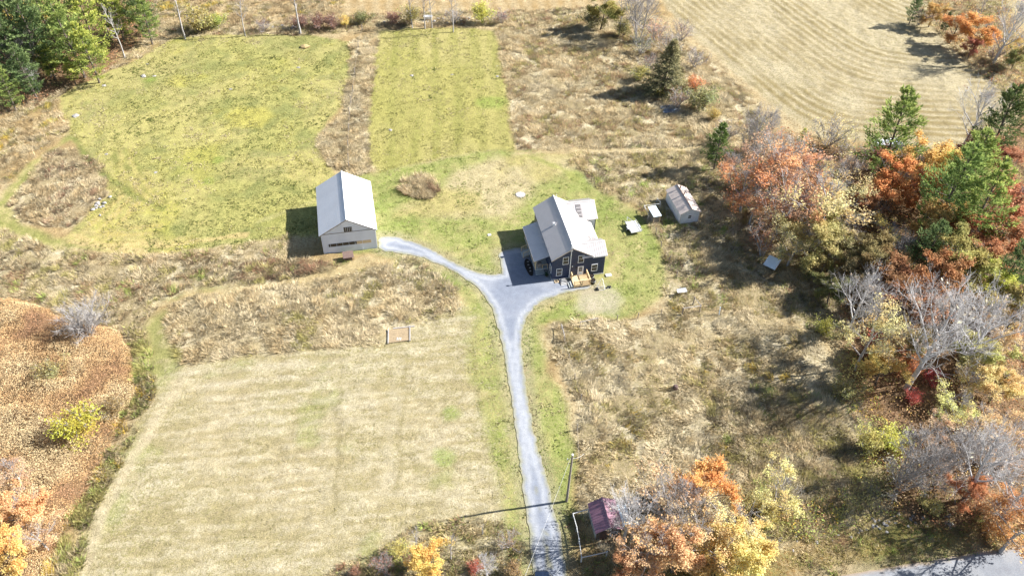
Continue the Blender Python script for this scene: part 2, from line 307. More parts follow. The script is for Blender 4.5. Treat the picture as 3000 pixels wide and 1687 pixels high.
track([(215,690),(330,714),(480,720),(600,703),(720,690)], .7, alb(236,212,146), .95); track([(205,706),(300,724),(420,734)], .7, alb(236,212,150), .95); track([(240,676),(340,700),(470,708),(560,695)], .6, alb(224,204,140), .6)
track([(760,650),(860,610),(930,585)], .6, alb(214,204,140), .5)
track([(1003,1050),(995,1200),(985,1400),(978,1560)], .4, alb(160,148,104), .5); track([(1190,1060),(1180,1200),(1172,1420)], .4, alb(168,156,110), .5); track([(1160,1060),(1150,1250),(1145,1420)], .8, alb(232,218,186), .3)
track([(520,1120),(400,1330),(300,1500),(250,1640)], 1.0, alb(240,222,184), .7)
for k_ in range(6): track([(560 + 18 * k_,1100 + 34 * k_),(800,1070 + 38 * k_),(1100,1045 + 36 * k_)], .6, alb(238,224,194), .32)
track([(1690,530),(1640,490),(1560,462)], .8, alb(184,188,104), .6)
MASK_AMP = sm(0.0, .9, SDR)
ZG = AMP * (2.2 * (n3 - .5) + 2.4 * (n2 - .5)) * MASK_AMP - 0.05 * (1 - MASK_AMP)
row = np.where(SDF['fieldE'] < -.5, 0.07 * (rw2 - .5), 0) + np.where(SDF['fieldW'] < -.5, .10 * (st2 - .5), 0); ZG += row * MASK_AMP
far = (np.abs(X) > 130) | (Y > 200) | (Y < 34); ZG = np.where(far, -0.05, ZG)
nx_, ny_ = sh[1], sh[0]
me = bpy.data.meshes.new('ground'); me.vertices.add(len(X)); me.vertices.foreach_set('co', np.stack([X, Y, ZG], 1).astype(np.float32).ravel())
ii = (np.arange(ny_ - 1)[:, None] * nx_ + np.arange(nx_ - 1)[None]).ravel()
FQ = np.stack([ii, ii + 1, ii + nx_ + 1, ii + nx_], 1).astype(np.int32)
me.loops.add(FQ.size); me.loops.foreach_set('vertex_index', FQ.ravel()); me.polygons.add(len(FQ)); me.polygons.foreach_set('loop_start', np.arange(len(FQ), dtype=np.int32) * 4)
me.polygons.foreach_set('use_smooth', np.ones(len(FQ), bool)); me.update(calc_edges=True)
setcol(me, 'Col', C1); setcol(me, 'Fleck', C2)
m, t, p = newmat('meadow_ground'); tc = N(t, 'ShaderNodeTexCoord')
a1 = N(t, 'ShaderNodeAttribute', attribute_name='Col'); a2 = N(t, 'ShaderNodeAttribute', attribute_name='Fleck')
f1 = noise(t, 2.6, 8, 0.78, tc.outputs['Object']); f2 = noise(t, 7.5, 5, 0.75, tc.outputs['Object']); f3 = noise(t, 0.9, 5, 0.7, tc.outputs['Object'])
base = mixc(t, maprange(t, f1.outputs[0], 0.47, 0.60, 0, 0.85), a1.outputs[0], a2.outputs[0])
mul = mixc(t, maprange(t, f2.outputs[0], 0.30, 0.72, 0, 1), (0.60, 0.60, 0.58), (1.34, 1.33, 1.32))
g = mixc(t, 1.0, base, mul, 'MULTIPLY')
mul3 = mixc(t, maprange(t, f3.outputs[0], 0.34, 0.66, 0, 1), (0.82, 0.82, 0.80), (1.14, 1.14, 1.14))
t.links.new(mixc(t, 1.0, g, mul3, 'MULTIPLY'), p.inputs['Base Color']); p.inputs['Roughness'].default_value = 0.95; p.inputs['Specular IOR Level'].default_value = 0.1
bp = N(t, 'ShaderNodeBump'); bp.inputs['Strength'].default_value = 0.8; bp.inputs['Distance'].default_value = 0.16
ad = N(t, 'ShaderNodeMath', operation='ADD'); t.links.new(f1.outputs[0], ad.inputs[0]); t.links.new(f2.outputs[0], ad.inputs[1])
t.links.new(ad.outputs[0], bp.inputs['Height']); t.links.new(bp.outputs[0], p.inputs['Normal'])
tag(link('ground', me, m), 'meadow ground of green pasture, mown hay and dry grass', 'ground', kind='structure')

# ------------------------------------------------------------------ driveway, road
from mathutils.geometry import delaunay_2d_cdt
def sheet(name, P, z, mat, label, wob=0.35, step=0.5, cols=None):
    pts = []
    for i in range(len(P)):
        a, b = P[i - 1], P[i]; n = max(1, int(np.hypot(*(b - a)) / step)); pts += [a + (b - a) * j / n for j in range(n)]
    pts = np.array(pts)
    for _ in range(4): pts = .5 * pts + .25 * np.roll(pts, 1, 0) + .25 * np.roll(pts, -1, 0)
    pts = pts + wob * np.stack([fbm(pts[:, 0] / .9, pts[:, 1] / .9, 71, 4, .7) - .5, fbm(pts[:, 0] / .9, pts[:, 1] / .9, 72, 4, .7) - .5], 1) * 2
    lo, hi = pts.min(0), pts.max(0); hx, hy = np.meshgrid(np.arange(lo[0], hi[0], .4), np.arange(lo[1], hi[1], .4)); q = np.stack([hx.ravel(), hy.ravel()], 1)
    q = q[sdf(q[:, 0], q[:, 1], pts) < -.2]; allp = np.concatenate([pts, q]); n = len(pts)
    V, _, Fc, *_r = delaunay_2d_cdt([Vector(v_) for v_ in allp], [(i, (i + 1) % n) for i in range(n)], [], 1, 1e-5)
    me = bpy.data.meshes.new(name); me.from_pydata([(v_.x, v_.y, z) for v_ in V], [], [tuple(f_) for f_ in Fc]); me.update()
    if sum(p_.normal.z for p_ in me.polygons) < 0: me.flip_normals()
    A = np.array([(v_.x, v_.y) for v_ in V]); setcol(me, 'Col', cols(A[:, 0], A[:, 1], sdf(A[:, 0], A[:, 1], pts)))
    return tag(link(name, me, mat), label, name.split('_')[-1], kind='structure')
def gravel(name):
    m, t, p = newmat(name); tc = N(t, 'ShaderNodeTexCoord'); at = N(t, 'ShaderNodeAttribute', attribute_name='Col')
    b = noise(t, 7, 5, 0.8, tc.outputs['Object']); c = noise(t, 1.1, 6, 0.7, tc.outputs['Object'])
    x = mixc(t, 1.0, at.outputs[0], mixc(t, maprange(t, b.outputs[0], .3, .7, 0, 1), (.78, .78, .78), (1.2, 1.2, 1.2)), 'MULTIPLY')
    x = mixc(t, 1.0, x, mixc(t, maprange(t, c.outputs[0], .35, .65, 0, 1), (.88, .88, .89), (1.1, 1.1, 1.09)), 'MULTIPLY')
    t.links.new(x, p.inputs['Base Color']); p.inputs['Roughness'].default_value = .9
    bp = N(t, 'ShaderNodeBump'); bp.inputs['Strength'].default_value = .5; bp.inputs['Distance'].default_value = .05
    t.links.new(b.outputs[0], bp.inputs['Height']); t.links.new(bp.outputs[0], p.inputs['Normal']); return m
def drivecol(x, y, s_):
    k = fbm(x / 2.2, y / 2.2, 81); k2 = fbm(x / .7, y / .7, 82, 3); c = lerp(alb(164,172,188), alb(188,193,204), sm(.35, .65, fbm(x / 5, y / 5, 83)))
    tr = np.exp(-((s_ + .85 + .3 * (k - .5)) / .33) ** 2); c = lerp(c, alb(226,228,231), np.clip(tr * (.45 + .6 * k), 0, .75))
    mid = sm(-1.35, -1.75, s_) * sm(74, 55, y) * sm(.42, .62, k2); c = lerp(c, alb(186,180,138), mid * .85)
    c = c * .84; return lerp(c, lerp(alb(206,192,160), alb(170,172,120), k2), sm(-.55, .0, s_ + .5 * (k2 - .5)) * .85)
def roadcol(x, y, s_):
    k = fbm(x / 3, y / 3, 91); c = lerp(alb(184,188,196), alb(202,204,208), sm(.35, .65, k)) * .70; return lerp(c, alb(190,160,120), sm(-.5, .0, s_ + .5 * (fbm(x / .8, y / .8, 92) - .5)) * .8)
sheet('driveway', DRIVE, 0.012, gravel('grey_gravel'), 'pale grey gravel driveway forking to the barn and the house', cols=drivecol)
sheet('road', ROADE, 0.016, gravel('asphalt'), 'sun bleached asphalt road past the corner of the property', 0.2, cols=roadcol)

# ------------------------------------------------------------------ tall grass, wisps, leaf canopy (uncountable: stuff)
rng = np.random.default_rng(7)
def scatter(P, dens, excl=(), warp=1.0, clip=True):
    lo, hi = P.min(0), P.max(0); lo = np.maximum(lo, (-125, 36)); hi = np.minimum(hi, (128, 198))
    n = int(dens * np.prod(hi - lo)); q = lo + rng.random((n, 2)) * (hi - lo)
    wx = q[:, 0] + 1.6 * (fbm(q[:, 0] / 3, q[:, 1] / 3, 1) - .5); wy = q[:, 1] + 1.6 * (fbm(q[:, 0] / 3, q[:, 1] / 3, 2) - .5)
    k = sdf(wx, wy, P) < 0.1
    k &= np.minimum(sdf(q[:, 0], q[:, 1], DRIVE), sdf(q[:, 0], q[:, 1], ROADE)) > .35 - .7 * fbm(q[:, 0] / .8, q[:, 1] / .8, 55, 2)
    for E_ in excl: k &= sdf(wx, wy, E_) > 0.1
    # keep what the picture's wedge of ground can see, with a margin
    k &= np.abs(q[:, 0]) < 0.66 * q[:, 1] + 34
    return q[k]
def foot(px0, py0, u, w_, d_): pass
AZ = math.radians(12.7); UH = np.array([math.cos(AZ), math.sin(AZ)]); DH = np.array([-UH[1], UH[0]])
HO = gp(1616, 821)[:2]; BO = gp(950, 745)[:2]
def rect(o, a0, a1, d0, d1): return np.array([o + UH * a + DH * d for a, d in ((a0, d0), (a1, d0), (a1, d1), (a0, d1))])
SHED_O = np.array([26.85, 103.85]); PUR_O = np.array([10.25, 47.35]); COOP_O = np.array([22.55, 103.75])
BLD = [rect(HO, -3.2, 9.8, -2.8, 14.4), rect(BO, -.1, 8.3, -.1, 12.2), rect(SHED_O, -.1, 3.4, -.1, 6.5), rect(PUR_O, -.1, 3.1, -.1, 3.9), rect(COOP_O, 0, 1.4, 0, 2.3)]
def galb(r, g, b, top=.76): c = np.array(lin(r, g, b)) / .84; return c * min(1, top / c.max())
PAL = {'straw': galb(236,218,180), 'tan': galb(222,202,160), 'brown': galb(184,162,124), 'dark': galb(140,128,102), 'olive': galb(178,168,108), 'rust': galb(158,122,98), 'pale': galb(242,226,190,.8), 'green': galb(168,180,100), 'gold': galb(222,190,88)}
def pick(w, q, s, sc=4.0):
    ks = list(w); v = fbm(q[:, 0] / sc, q[:, 1] / sc, s, 3, .6); v = np.argsort(np.argsort(v + .16 * rng.random(len(v)))) / max(1, len(v))
    c = np.cumsum([w[k] for k in ks]); c = c / c[-1]; i = np.searchsorted(c, v * .999)
    return np.array([PAL[k] for k in ks])[i]
def tussocks(name, label, polys, dens, pal, h=(.45, .95), nb=14, wid=.036, seed=3, excl=(), sc=3.5, lean=.55, spread=.34):
    q = np.concatenate([scatter(P, dens * 1.75, list(excl) + BLD) for P in polys])
    gap = fbm(q[:, 0] / 1.5, q[:, 1] / 1.5, seed + 40, 3); q = q[gap > .36]
    n = len(q); col = pick(pal, q, seed, sc); cl = sm(.3, .7, fbm(q[:, 0] / 1.1, q[:, 1] / 1.1, seed + 77, 3)); col = col * (.74 + .38 * cl)[:, None]; hh = (.42 + .5 * cl) * (h[0] + (h[1] - h[0]) * fbm(q[:, 0] / 2.2, q[:, 1] / 2.2, seed + 9, 3) ** 1.0 * (.6 + .8 * rng.random(n)))
    la = 2 * math.pi * 1.6 * fbm(q[:, 0] / 6, q[:, 1] / 6, seed + 3, 2); lm = lean * (.3 + 1.2 * fbm(q[:, 0] / 3, q[:, 1] / 3, seed + 4, 2))
    a = rng.random((n, nb)) * 2 * math.pi; r = spread * np.sqrt(rng.random((n, nb)))
    bx = q[:, :1] + r * np.cos(a); by = q[:, 1:] + r * np.sin(a)
    H_ = hh[:, None] * (.5 + .6 * rng.random((n, nb))); ln = H_ * (lm[:, None] * .8); fa = rng.random((n, nb)) * 2 * math.pi
    tx = bx + ln * np.cos(la)[:, None] + H_ * .62 * np.cos(a) + .2 * H_ * rng.normal(size=(n, nb)); ty = by + ln * np.sin(la)[:, None] + H_ * .62 * np.sin(a) + .2 * H_ * rng.normal(size=(n, nb))
    w_ = wid * (.6 + .9 * rng.random((n, nb))); z0 = np.full((n, nb), -.06)
    V = np.stack([np.stack([bx - w_ * np.cos(fa), by - w_ * np.sin(fa), z0], -1), np.stack([bx + w_ * np.cos(fa), by + w_ * np.sin(fa), z0], -1), np.stack([tx, ty, H_], -1)], 2)
    c = col[:, None, :] * (.78 + .42 * rng.random((n, nb, 1))); c = np.repeat(c[:, :, None, :], 3, 2)
    me = npmesh(name, V.reshape(-1, 3), 3, c.reshape(-1, 3)); return tag(link(name, me, M_grass), label, 'grass', kind='stuff')
OLV2 = GP([(2080,1180),(2250,1120),(2400,1150),(2500,1280),(2600,1440),(2400,1560),(2230,1590),(2150,1480),(2060,1330)])
tussocks('tall_grass', 'olive and brown weeds in the lower corner of the paddock', [OLV2], 6.0, dict(olive=4, dark=3, brown=3, tan=2, green=.8), h=(.5, 1.2), seed=241, sc=2.2)
RUS = GP([(690,790),(760,765),(830,762),(960,770),(980,790),(900,812),(760,822),(690,815)])
tussocks('tall_grass', 'patch of rust red weeds in front of the barn', [RUS], 6.0, dict(rust=4, dark=2, brown=1.5), h=(.5, 1.0), seed=251, sc=1.5)
tussocks('tall_grass', 'tall blond grass in the corner between the two driveway arms', [Z['tallW']], 5.5, dict(straw=3, tan=4, brown=2, pale=1.5, olive=1), seed=101, excl=[GP([(1120,945),(1225,945),(1225,1020),(1120,1020)])])
tussocks('tall_grass', 'rough brown and blond weeds in a band below the big pasture', [Z['band']], 5.0, dict(olive=2.5, tan=3, dark=2, straw=2.5, brown=3, rust=.8, green=.6), h=(.4, 1.1), seed=111, excl=[Z['midlane'], Z['grlane'], Z['lane'], Z['thicket']], sc=2.6)
tussocks('tall_grass', 'windblown straw grass filling the fenced paddock', [Z['paddock']], 5.0, dict(pale=5, straw=5, tan=4, brown=1.6, olive=1.8, dark=.8, gold=.3), h=(.35, 1.0), seed=121, sc=3.0, lean=.9)
tussocks('tall_grass', 'overgrown garden weeds between the lawn and the wood', [Z['garden']], 4.6, dict(tan=3, brown=3, olive=3, dark=1.5, straw=2, rust=.4, green=.7), h=(.4, 1.0), seed=131, excl=[Z['path'], Z['lawn']], sc=2.8)
tussocks('tall_grass', 'brown meadow grass north of the house beside the second pasture', [Z['tallNE']], 4.2, dict(straw=3, tan=4, brown=4, rust=.9, olive=1.3, dark=.8), seed=141, excl=[Z['path'], Z['fieldE']], sc=3.4)
tussocks('tall_grass', 'strip of dry grass dividing the two green pastures', [Z['divider']], 5.0, dict(straw=3, tan=3, brown=3, dark=.8), h=(.4, .95), seed=151, sc=2.2)
tussocks('tall_grass', 'island of brown weeds ringed by a mown lane', [Z['island']], 5.0, dict(brown=4, tan=3, straw=2, rust=1.2, dark=.8), seed=161, sc=2.0)
tussocks('tall_grass', 'round uncut mound of tall grass on the lawn', [Z['mound']], 9.0, dict(tan=4, straw=3, brown=2, rust=1, dark=.6), h=(.8, 1.5), seed=171, sc=1.2)
tussocks('tall_grass', 'scrubby weeds along the far hedgerow', [Z['hedgeN'], Z['hedgeNE']], 3.6, dict(brown=3, tan=3, rust=1.2, dark=1.5, olive=1.3, straw=1), h=(.5, 1.2), seed=181, excl=[Z['pastA'], Z['pastB'], Z['fieldE']], sc=2.6)
tussocks('tall_grass', 'olive weeds along the edge of the orange thicket', [Z['weeds']], 6.5, dict(olive=5, green=2.5, dark=2, tan=2, gold=.8), h=(.6, 1.3), seed=191, sc=1.8)
left = GP([(-90,300),(0,300),(120,300),(215,255),(168,290),(205,350),(205,385),(60,500),(-90,640)])
far_l = GP([(440,-90),(560,-90),(1000,-60),(1000,40),(560,70),(450,70)])
edge_l = GP([(120,305),(200,265),(300,215),(330,200),(460,80),(540,107),(480,130),(430,165),(370,195),(290,228),(215,262),(170,295)])
tussocks('tall_grass', 'brown weeds between the pine wood and the mown lane', [left, far_l], 4.0, dict(brown=4, tan=3, straw=2, dark=1.3, olive=1.6, gold=.5), seed=201, excl=[Z['lane'], Z['pastA']], sc=2.6)
tussocks('tall_grass', 'pale straw fringe along the pasture edge by the pines', [edge_l], 6.0, dict(straw=4, pale=2, tan=3, olive=.6), h=(.3, .7), seed=211, excl=[Z['pastA']], sc=1.8)
vg = GP([(1670,1500),(1740,1480),(1800,1640),(2000,1650),(2300,1600),(2640,1490),(3100,1500),(3100,1590),(2400,1690),(2200,1760),(1670,1760)])
tussocks('tall_grass', 'dry roadside weeds above the asphalt road', [vg], 4.5, dict(tan=2, olive=3, brown=3, green=2, dark=1.5, rust=.6), h=(.2, .6), seed=221, excl=[Z['paddock']], sc=2.0)
br = GP([(900,1720),(980,1680),(1050,1640),(1130,1600),(1180,1570),(1230,1540),(1340,1520),(1480,1530),(1540,1600),(1560,1720)])
tussocks('tall_grass', 'brushy weeds at the foot of the hay field beside the driveway', [br], 6.0, dict(tan=3, olive=3, brown=3, dark=2, green=1, rust=.5), h=(.3, .9), seed=231, sc=1.8)
PAL.update(ps=alb(216,200,158), pw=alb(236,222,186), pg=alb(190,182,128), py=alb(180,172,110))
def wisps(name, label, P, n_per, cols, L=(.08, .24), up=.10, wid=.03, seed=0, excl=(), dirn=None):
    q = scatter(P, n_per, list(excl) + BLD); n = len(q); a = rng.random(n) * math.pi if dirn is None else dirn + .5 * rng.normal(size=n)
    l = L[0] + (L[1] - L[0]) * rng.random(n); w_ = wid * (.5 + rng.random(n)); zt = up * (.3 + 1.2 * rng.random(n)); z0 = np.full(n, .0)
    cx_, sx_ = np.cos(a), np.sin(a)
    V = np.stack([np.stack([q[:, 0] - l * cx_ - w_ * sx_, q[:, 1] - l * sx_ + w_ * cx_, z0], -1), np.stack([q[:, 0] - l * cx_ + w_ * sx_, q[:, 1] - l * sx_ - w_ * cx_, z0], -1), np.stack([q[:, 0] + l * cx_, q[:, 1] + l * sx_, zt], -1)], 1)
    c = pick(cols, q, seed, 3.0) * (.75 + .5 * rng.random((n, 1)))
    me = npmesh(name, V.reshape(-1, 3), 3, np.repeat(c, 3, 0)); return tag(link(name, me, M_grass), label, 'grass', kind='stuff')
wisps('cut_hay', 'loose wisps of cut straw on the mown hay field', Z['fieldW'], 14, dict(ps=3, pg=1, py=.6, pw=2), up=.12, seed=301, dirn=.16)
pal2 = lambda r, g, b: np.array(lin(r, g, b)) / 1.35
PAL.update(pg=pal2(196,190,122), pd=pal2(134,142,78), py=pal2(208,200,116), lg=pal2(168,180,102), ps=pal2(220,204,160))
def tufts(name, label, P, dens, cols, h, seed, excl=()):
    q = scatter(P, dens, list(excl) + BLD); v = fbm(q[:, 0] / 1.2, q[:, 1] / 1.2, seed, 3); q = q[v > .45]; n = len(q); nb = 3
    a = rng.random((n, nb)) * 6.283; hh = h * (.5 + rng.random((n, nb))); fa = rng.random((n, nb)) * 6.283; w_ = .07 * (.6 + rng.random((n, nb)))
    bx = q[:, :1] + .1 * np.cos(a); by = q[:, 1:] + .1 * np.sin(a); z0 = np.full((n, nb), -.03)
    V = np.stack([np.stack([bx - w_ * np.cos(fa), by - w_ * np.sin(fa), z0], -1), np.stack([bx + w_ * np.cos(fa), by + w_ * np.sin(fa), z0], -1), np.stack([bx + hh * .8 * np.cos(a), by + hh * .8 * np.sin(a), hh], -1)], 2)
    c = pick(cols, q, seed + 1, 5.0)[:, None] * (.75 + .5 * rng.random((n, nb, 1)))
    me = npmesh(name, V.reshape(-1, 3), 3, np.repeat(c[:, :, None], 3, 2).reshape(-1, 3)); return tag(link(name, me, M_grass), label, 'grass', kind='stuff')
tufts('pasture_grass', 'short tufts of yellow green grass in the large pasture', Z['pastA'], 8, dict(pd=2, pg=4, py=2, ps=1.4), .16, 401)
tufts('pasture_grass', 'short grass in the narrow second pasture', Z['pastB'], 7, dict(pg=4, py=2, ps=2, pd=1), .13, 411)
tufts('lawn_grass', 'mown lawn grass around the house and along the driveway', Z['lawn'], 7, dict(lg=4, pg=2, ps=1.6), .10, 421, [Z['mound'], Z['dirt'], Z['tallW'], Z['garden'], Z['paddock']])

# leaf canopies and fallen leaves
def leafq(P, s, rngl, upb=1.2):                         # P (n,3) centres -> diamond quads
    n = len(P); nv = rngl.normal(size=(n, 3)); nv[:, 2] = np.abs(nv[:, 2]) * upb + .2; nv /= np.linalg.norm(nv, axis=1)[:, None]
    t1 = np.cross(nv, rngl.normal(size=(n, 3))); t1 /= np.linalg.norm(t1, axis=1)[:, None] + 1e-9; t2 = np.cross(nv, t1); s = np.asarray(s).reshape(-1, 1)
    return np.stack([P + t1 * s, P + t2 * s * .55, P - t1 * s, P - t2 * s * .55], 1)
def canopy(name, label, P, dens, cols, z0, z1, size, seed, hs=4.0, excl=(), cat='shrubs', nscale=3.0):
    q = scatter(P, dens, list(excl) + BLD); n = len(q); top = z0 + (z1 - z0) * fbm(q[:, 0] / hs, q[:, 1] / hs, seed, 3)
    e = sdf(q[:, 0], q[:, 1], P); top = top * sm(.2, -2.0, e) ** .6 + .1
    z = top * (1 - .55 * rng.random(n) ** 2.2); c = pick(cols, q, seed + 5, nscale) * (.62 + .7 * rng.random((n, 1)))
    V = leafq(np.stack([q[:, 0], q[:, 1], z], 1), size * (.6 + .8 * rng.random(n)), rng)
    me = npmesh(name, V.reshape(-1, 3), 4, np.repeat(c, 4, 0)); return tag(link(name, me, M_canopy), label, cat, kind='stuff')
PAL.update(o1=galb(214,184,138), o2=galb(202,166,120), o3=galb(228,206,162), o4=galb(178,140,108), o5=galb(164,132,98), ol=galb(158,150,96), wr=galb(182,130,94), wb=galb(146,116,92), wy=galb(214,182,112))
canopy('thicket', 'dense waist high thicket of tan and orange autumn leaves', Z['thicket'], 200, dict(o3=4, o1=4, o2=2.4, o5=1.6, o4=1), .6, 2.8, .06, 501, 2.0, nscale=6)
canopy('undergrowth', 'mixed autumn undergrowth under the eastern wood', Z['woodE'], 15, dict(ol=3, wr=2, wb=3, wy=1.2, o5=3), .2, 1.6, .12, 511, 3.0, cat='undergrowth')
canopy('undergrowth', 'russet undergrowth beneath the hedge by the hayfield', Z['hedgeNE'], 7, dict(ol=3, wr=2, wb=3, wy=1.5), .3, 2.0, .15, 521, 3.0, cat='undergrowth')
canopy('undergrowth', 'brown leaf covered undergrowth below the pines', Z['woodNW'], 10, dict(ol=2, wr=2.5, wb=4), .1, .8, .13, 531, 3.0, cat='undergrowth')
olv = GP([(2480,1000),(2540,1100),(2600,1240),(2650,1330),(2700,1420),(2640,1500),(2480,1560),(2280,1590),(2200,1560),(2300,1500),(2480,1420),(2540,1300),(2480,1200),(2440,1060)])
canopy('undergrowth', 'olive shrubby growth where the paddock meets the wood', olv, 30, dict(ol=5, green=1.6, gold=1, o5=2, brown=1), .3, 1.7, .12, 541, 2.4, cat='undergrowth')

# ------------------------------------------------------------------ trees
def chain_tube(mb, pts, rad, k):
    pts = np.asarray(pts, float); n = len(pts); V = []; off = len(mb.v)
    for i in range(n):
        d = pts[min(i + 1, n - 1)] - pts[max(i - 1, 0)]; d /= np.linalg.norm(d) + 1e-9
        a = np.cross(d, (0.3, 0.2, 1) if abs(d[2]) < 0.9 else (1, 0, 0)); a /= np.linalg.norm(a) + 1e-9; b = np.cross(d, a)
        for j in range(k):
            t = 2 * math.pi * j / k; V.append(pts[i] + rad[i] * (math.cos(t) * a + math.sin(t) * b))
    mb.v += [tuple(v) for v in V]
    for i in range(n - 1):
        for j in range(k):
            mb.f.append((off + i * k + j, off + i * k + (j + 1) % k, off + (i + 1) * k + (j + 1) % k, off + (i + 1) * k + j)); mb.m.append(0)
def curve(p, d, L, n, r, up=0.0, wob=0.12, out=None):
    pts = [np.array(p, float)]; d = np.array(d, float); d /= np.linalg.norm(d)
    for i in range(n):
        d = d + np.array([0, 0, up / n]) + r.normal(size=3) * wob / math.sqrt(n); d /= np.linalg.norm(d); pts.append(pts[-1] + d * L / n)
    return np.array(pts)
def dirv(az, el): return np.array([math.cos(az) * math.cos(el), math.sin(az) * math.cos(el), math.sin(el)])
def along(pts, t):
    x = t * (len(pts) - 1); i = min(int(x), len(pts) - 2); return pts[i] + (pts[i + 1] - pts[i]) * (x - i), pts[i + 1] - pts[i]

def proto_broad(seed, H=10.0, spread=4.0, leaves=4500, size=.20, asc=50, n1=9, n2=7, n3=5, base=.22, stems=1, twig=.012, gap=.25, lean=0.0, trk=.02):
    r = np.random.default_rng(seed); T = MB(); TW = MB(); tips = []
    for s_ in range(stems):
        a0 = 2 * math.pi * s_ / max(1, stems) + r.random(); d0 = dirv(a0, math.radians(90 - (14 if stems > 1 else 2) - lean)); tp = curve((.2 * math.cos(a0) * (stems > 1), .2 * math.sin(a0) * (stems > 1), -.1), d0, H * (.86 if stems == 1 else .8), 8, r, .1, .12)
        R0 = H * trk / math.sqrt(stems); chain_tube(T, tp, R0 * (1 - .9 * np.linspace(0, 1, 9)) + .01, 7)
        for i in range(n1):
            t = base + (1 - base) * ((i + r.random() * .6) / n1); p, td = along(tp, min(t, .98)); az = i * 2.4 + r.random() * .7
            prof = math.sin(math.pi * min(1, (t - base) / (1 - base) * .8 + .28)) ** .8
            L = spread * prof * (.75 + .45 * r.random()); e = math.radians(asc * (.55 + .6 * t) + r.normal() * 7)
            bp = curve(p, dirv(az, e), L * 1.15, 6, r, .25, .22); rr = R0 * (.42 - .22 * t) + .012; chain_tube(T, bp, rr * (1 - .85 * np.linspace(0, 1, 7)) + .008, 5)
            for j in range(n2):
                u = .25 + .75 * (j + r.random() * .5) / n2; q, bd = along(bp, min(u, .99)); bd = bd / np.linalg.norm(bd)
                d2 = bd * .8 + r.normal(size=3) * .55 + np.array([0, 0, .25]); L2 = L * (.62 - .3 * u) * (.7 + .6 * r.random()) + .3
                sp = curve(q, d2, L2, 3, r, .25, .25); chain_tube(TW, sp, [twig * 1.7, twig * 1.4, twig * 1.1, twig * .7], 3)
                tips += [along(sp, v)[0] for v in (.45, .75, 1.0)]
                for k in range(n3):
                    w_ = .3 + .7 * r.random(); q2, sdv = along(sp, min(w_, .99)); sdv = sdv / np.linalg.norm(sdv)
                    tw = curve(q2, sdv * .8 + r.normal(size=3) * .55 + np.array([0, 0, .3]), L2 * .5 * (.6 + .7 * r.random()), 2, r, .2, .25)
                    chain_tube(TW, tw, [twig, twig * .8, twig * .5], 3); tips += [tw[1], tw[2]]
    tm = bpy.data.meshes.new('trunk'); tm.from_pydata(T.v, [], T.f); tm.update(); tm.polygons.foreach_set('use_smooth', [True] * len(T.f))
    tips = np.array(tips)
    return tm, crown_mesh(TW, tips, leaves, size, r, H, spread, gap)
def crown_mesh(TW, tips, leaves, size, r, H, spread, gap):
    nv, nf = len(TW.v), len(TW.f); me = bpy.data.meshes.new('crown')
    tv = np.array(TW.v, np.float32).reshape(-1, 3); tf = np.array(TW.f, np.int32).reshape(-1, 4)
    if leaves:
        cl = vn(tips[:, 0] * .55 + 9, tips[:, 2] * .55 + tips[:, 1] * .4, 3); ok = tips[cl > gap]; ok = ok if len(ok) > 10 else tips
        P = ok[r.integers(0, len(ok), leaves)] + r.normal(size=(leaves, 3)) * np.array([.24, .24, .18])
        Q = leafq(P, size * (.6 + .8 * r.random(leaves)), r).reshape(-1, 3)
        hb = vn(P[:, 0] * .6 + P[:, 2] * .5, P[:, 1] * .6, 5); v = .66 + .6 * r.random(leaves); hb = np.clip(hb + .35 * (r.random(leaves) - .5), 0, 1); c = np.stack([v * (.94 + .14 * hb), v * (.80 + .48 * hb), v * (.74 + .5 * hb)], 1)
        lf = (np.arange(leaves * 4, dtype=np.int32) + nv).reshape(-1, 4); C = np.concatenate([np.ones((nv, 3)), np.repeat(c, 4, 0)])
    else: Q = np.zeros((0, 3)); lf = np.zeros((0, 4), np.int32); C = np.ones((nv, 3))
    V = np.concatenate([tv, Q.astype(np.float32)]); Fc = np.concatenate([tf, lf]); n = len(Fc)
    me.vertices.add(len(V)); me.vertices.foreach_set('co', V.ravel()); me.loops.add(n * 4); me.loops.foreach_set('vertex_index', Fc.ravel().astype(np.int32))
    me.polygons.add(n); me.polygons.foreach_set('loop_start', np.arange(n, dtype=np.int32) * 4); mi = np.zeros(n, np.int32); mi[:nf] = 1
    me.polygons.foreach_set('material_index', mi); me.update(calc_edges=True); setcol(me, 'Col', C); return me
def needles(P, D, L, wd, r):                            # needle sprays: slim quads along D
    n = len(P); D = D + r.normal(size=(n, 3)) * .45; D /= np.linalg.norm(D, axis=1)[:, None]; s_ = np.cross(D, r.normal(size=(n, 3)) + np.array([0, 0, 1.5])); s_ /= np.linalg.norm(s_, axis=1)[:, None] + 1e-9
    L = np.asarray(L).reshape(-1, 1); wd = np.asarray(wd).reshape(-1, 1)
    return np.stack([P - s_ * wd * .5, P + D * L * .5 - s_ * wd, P + D * L, P + D * L * .5 + s_ * wd], 1)
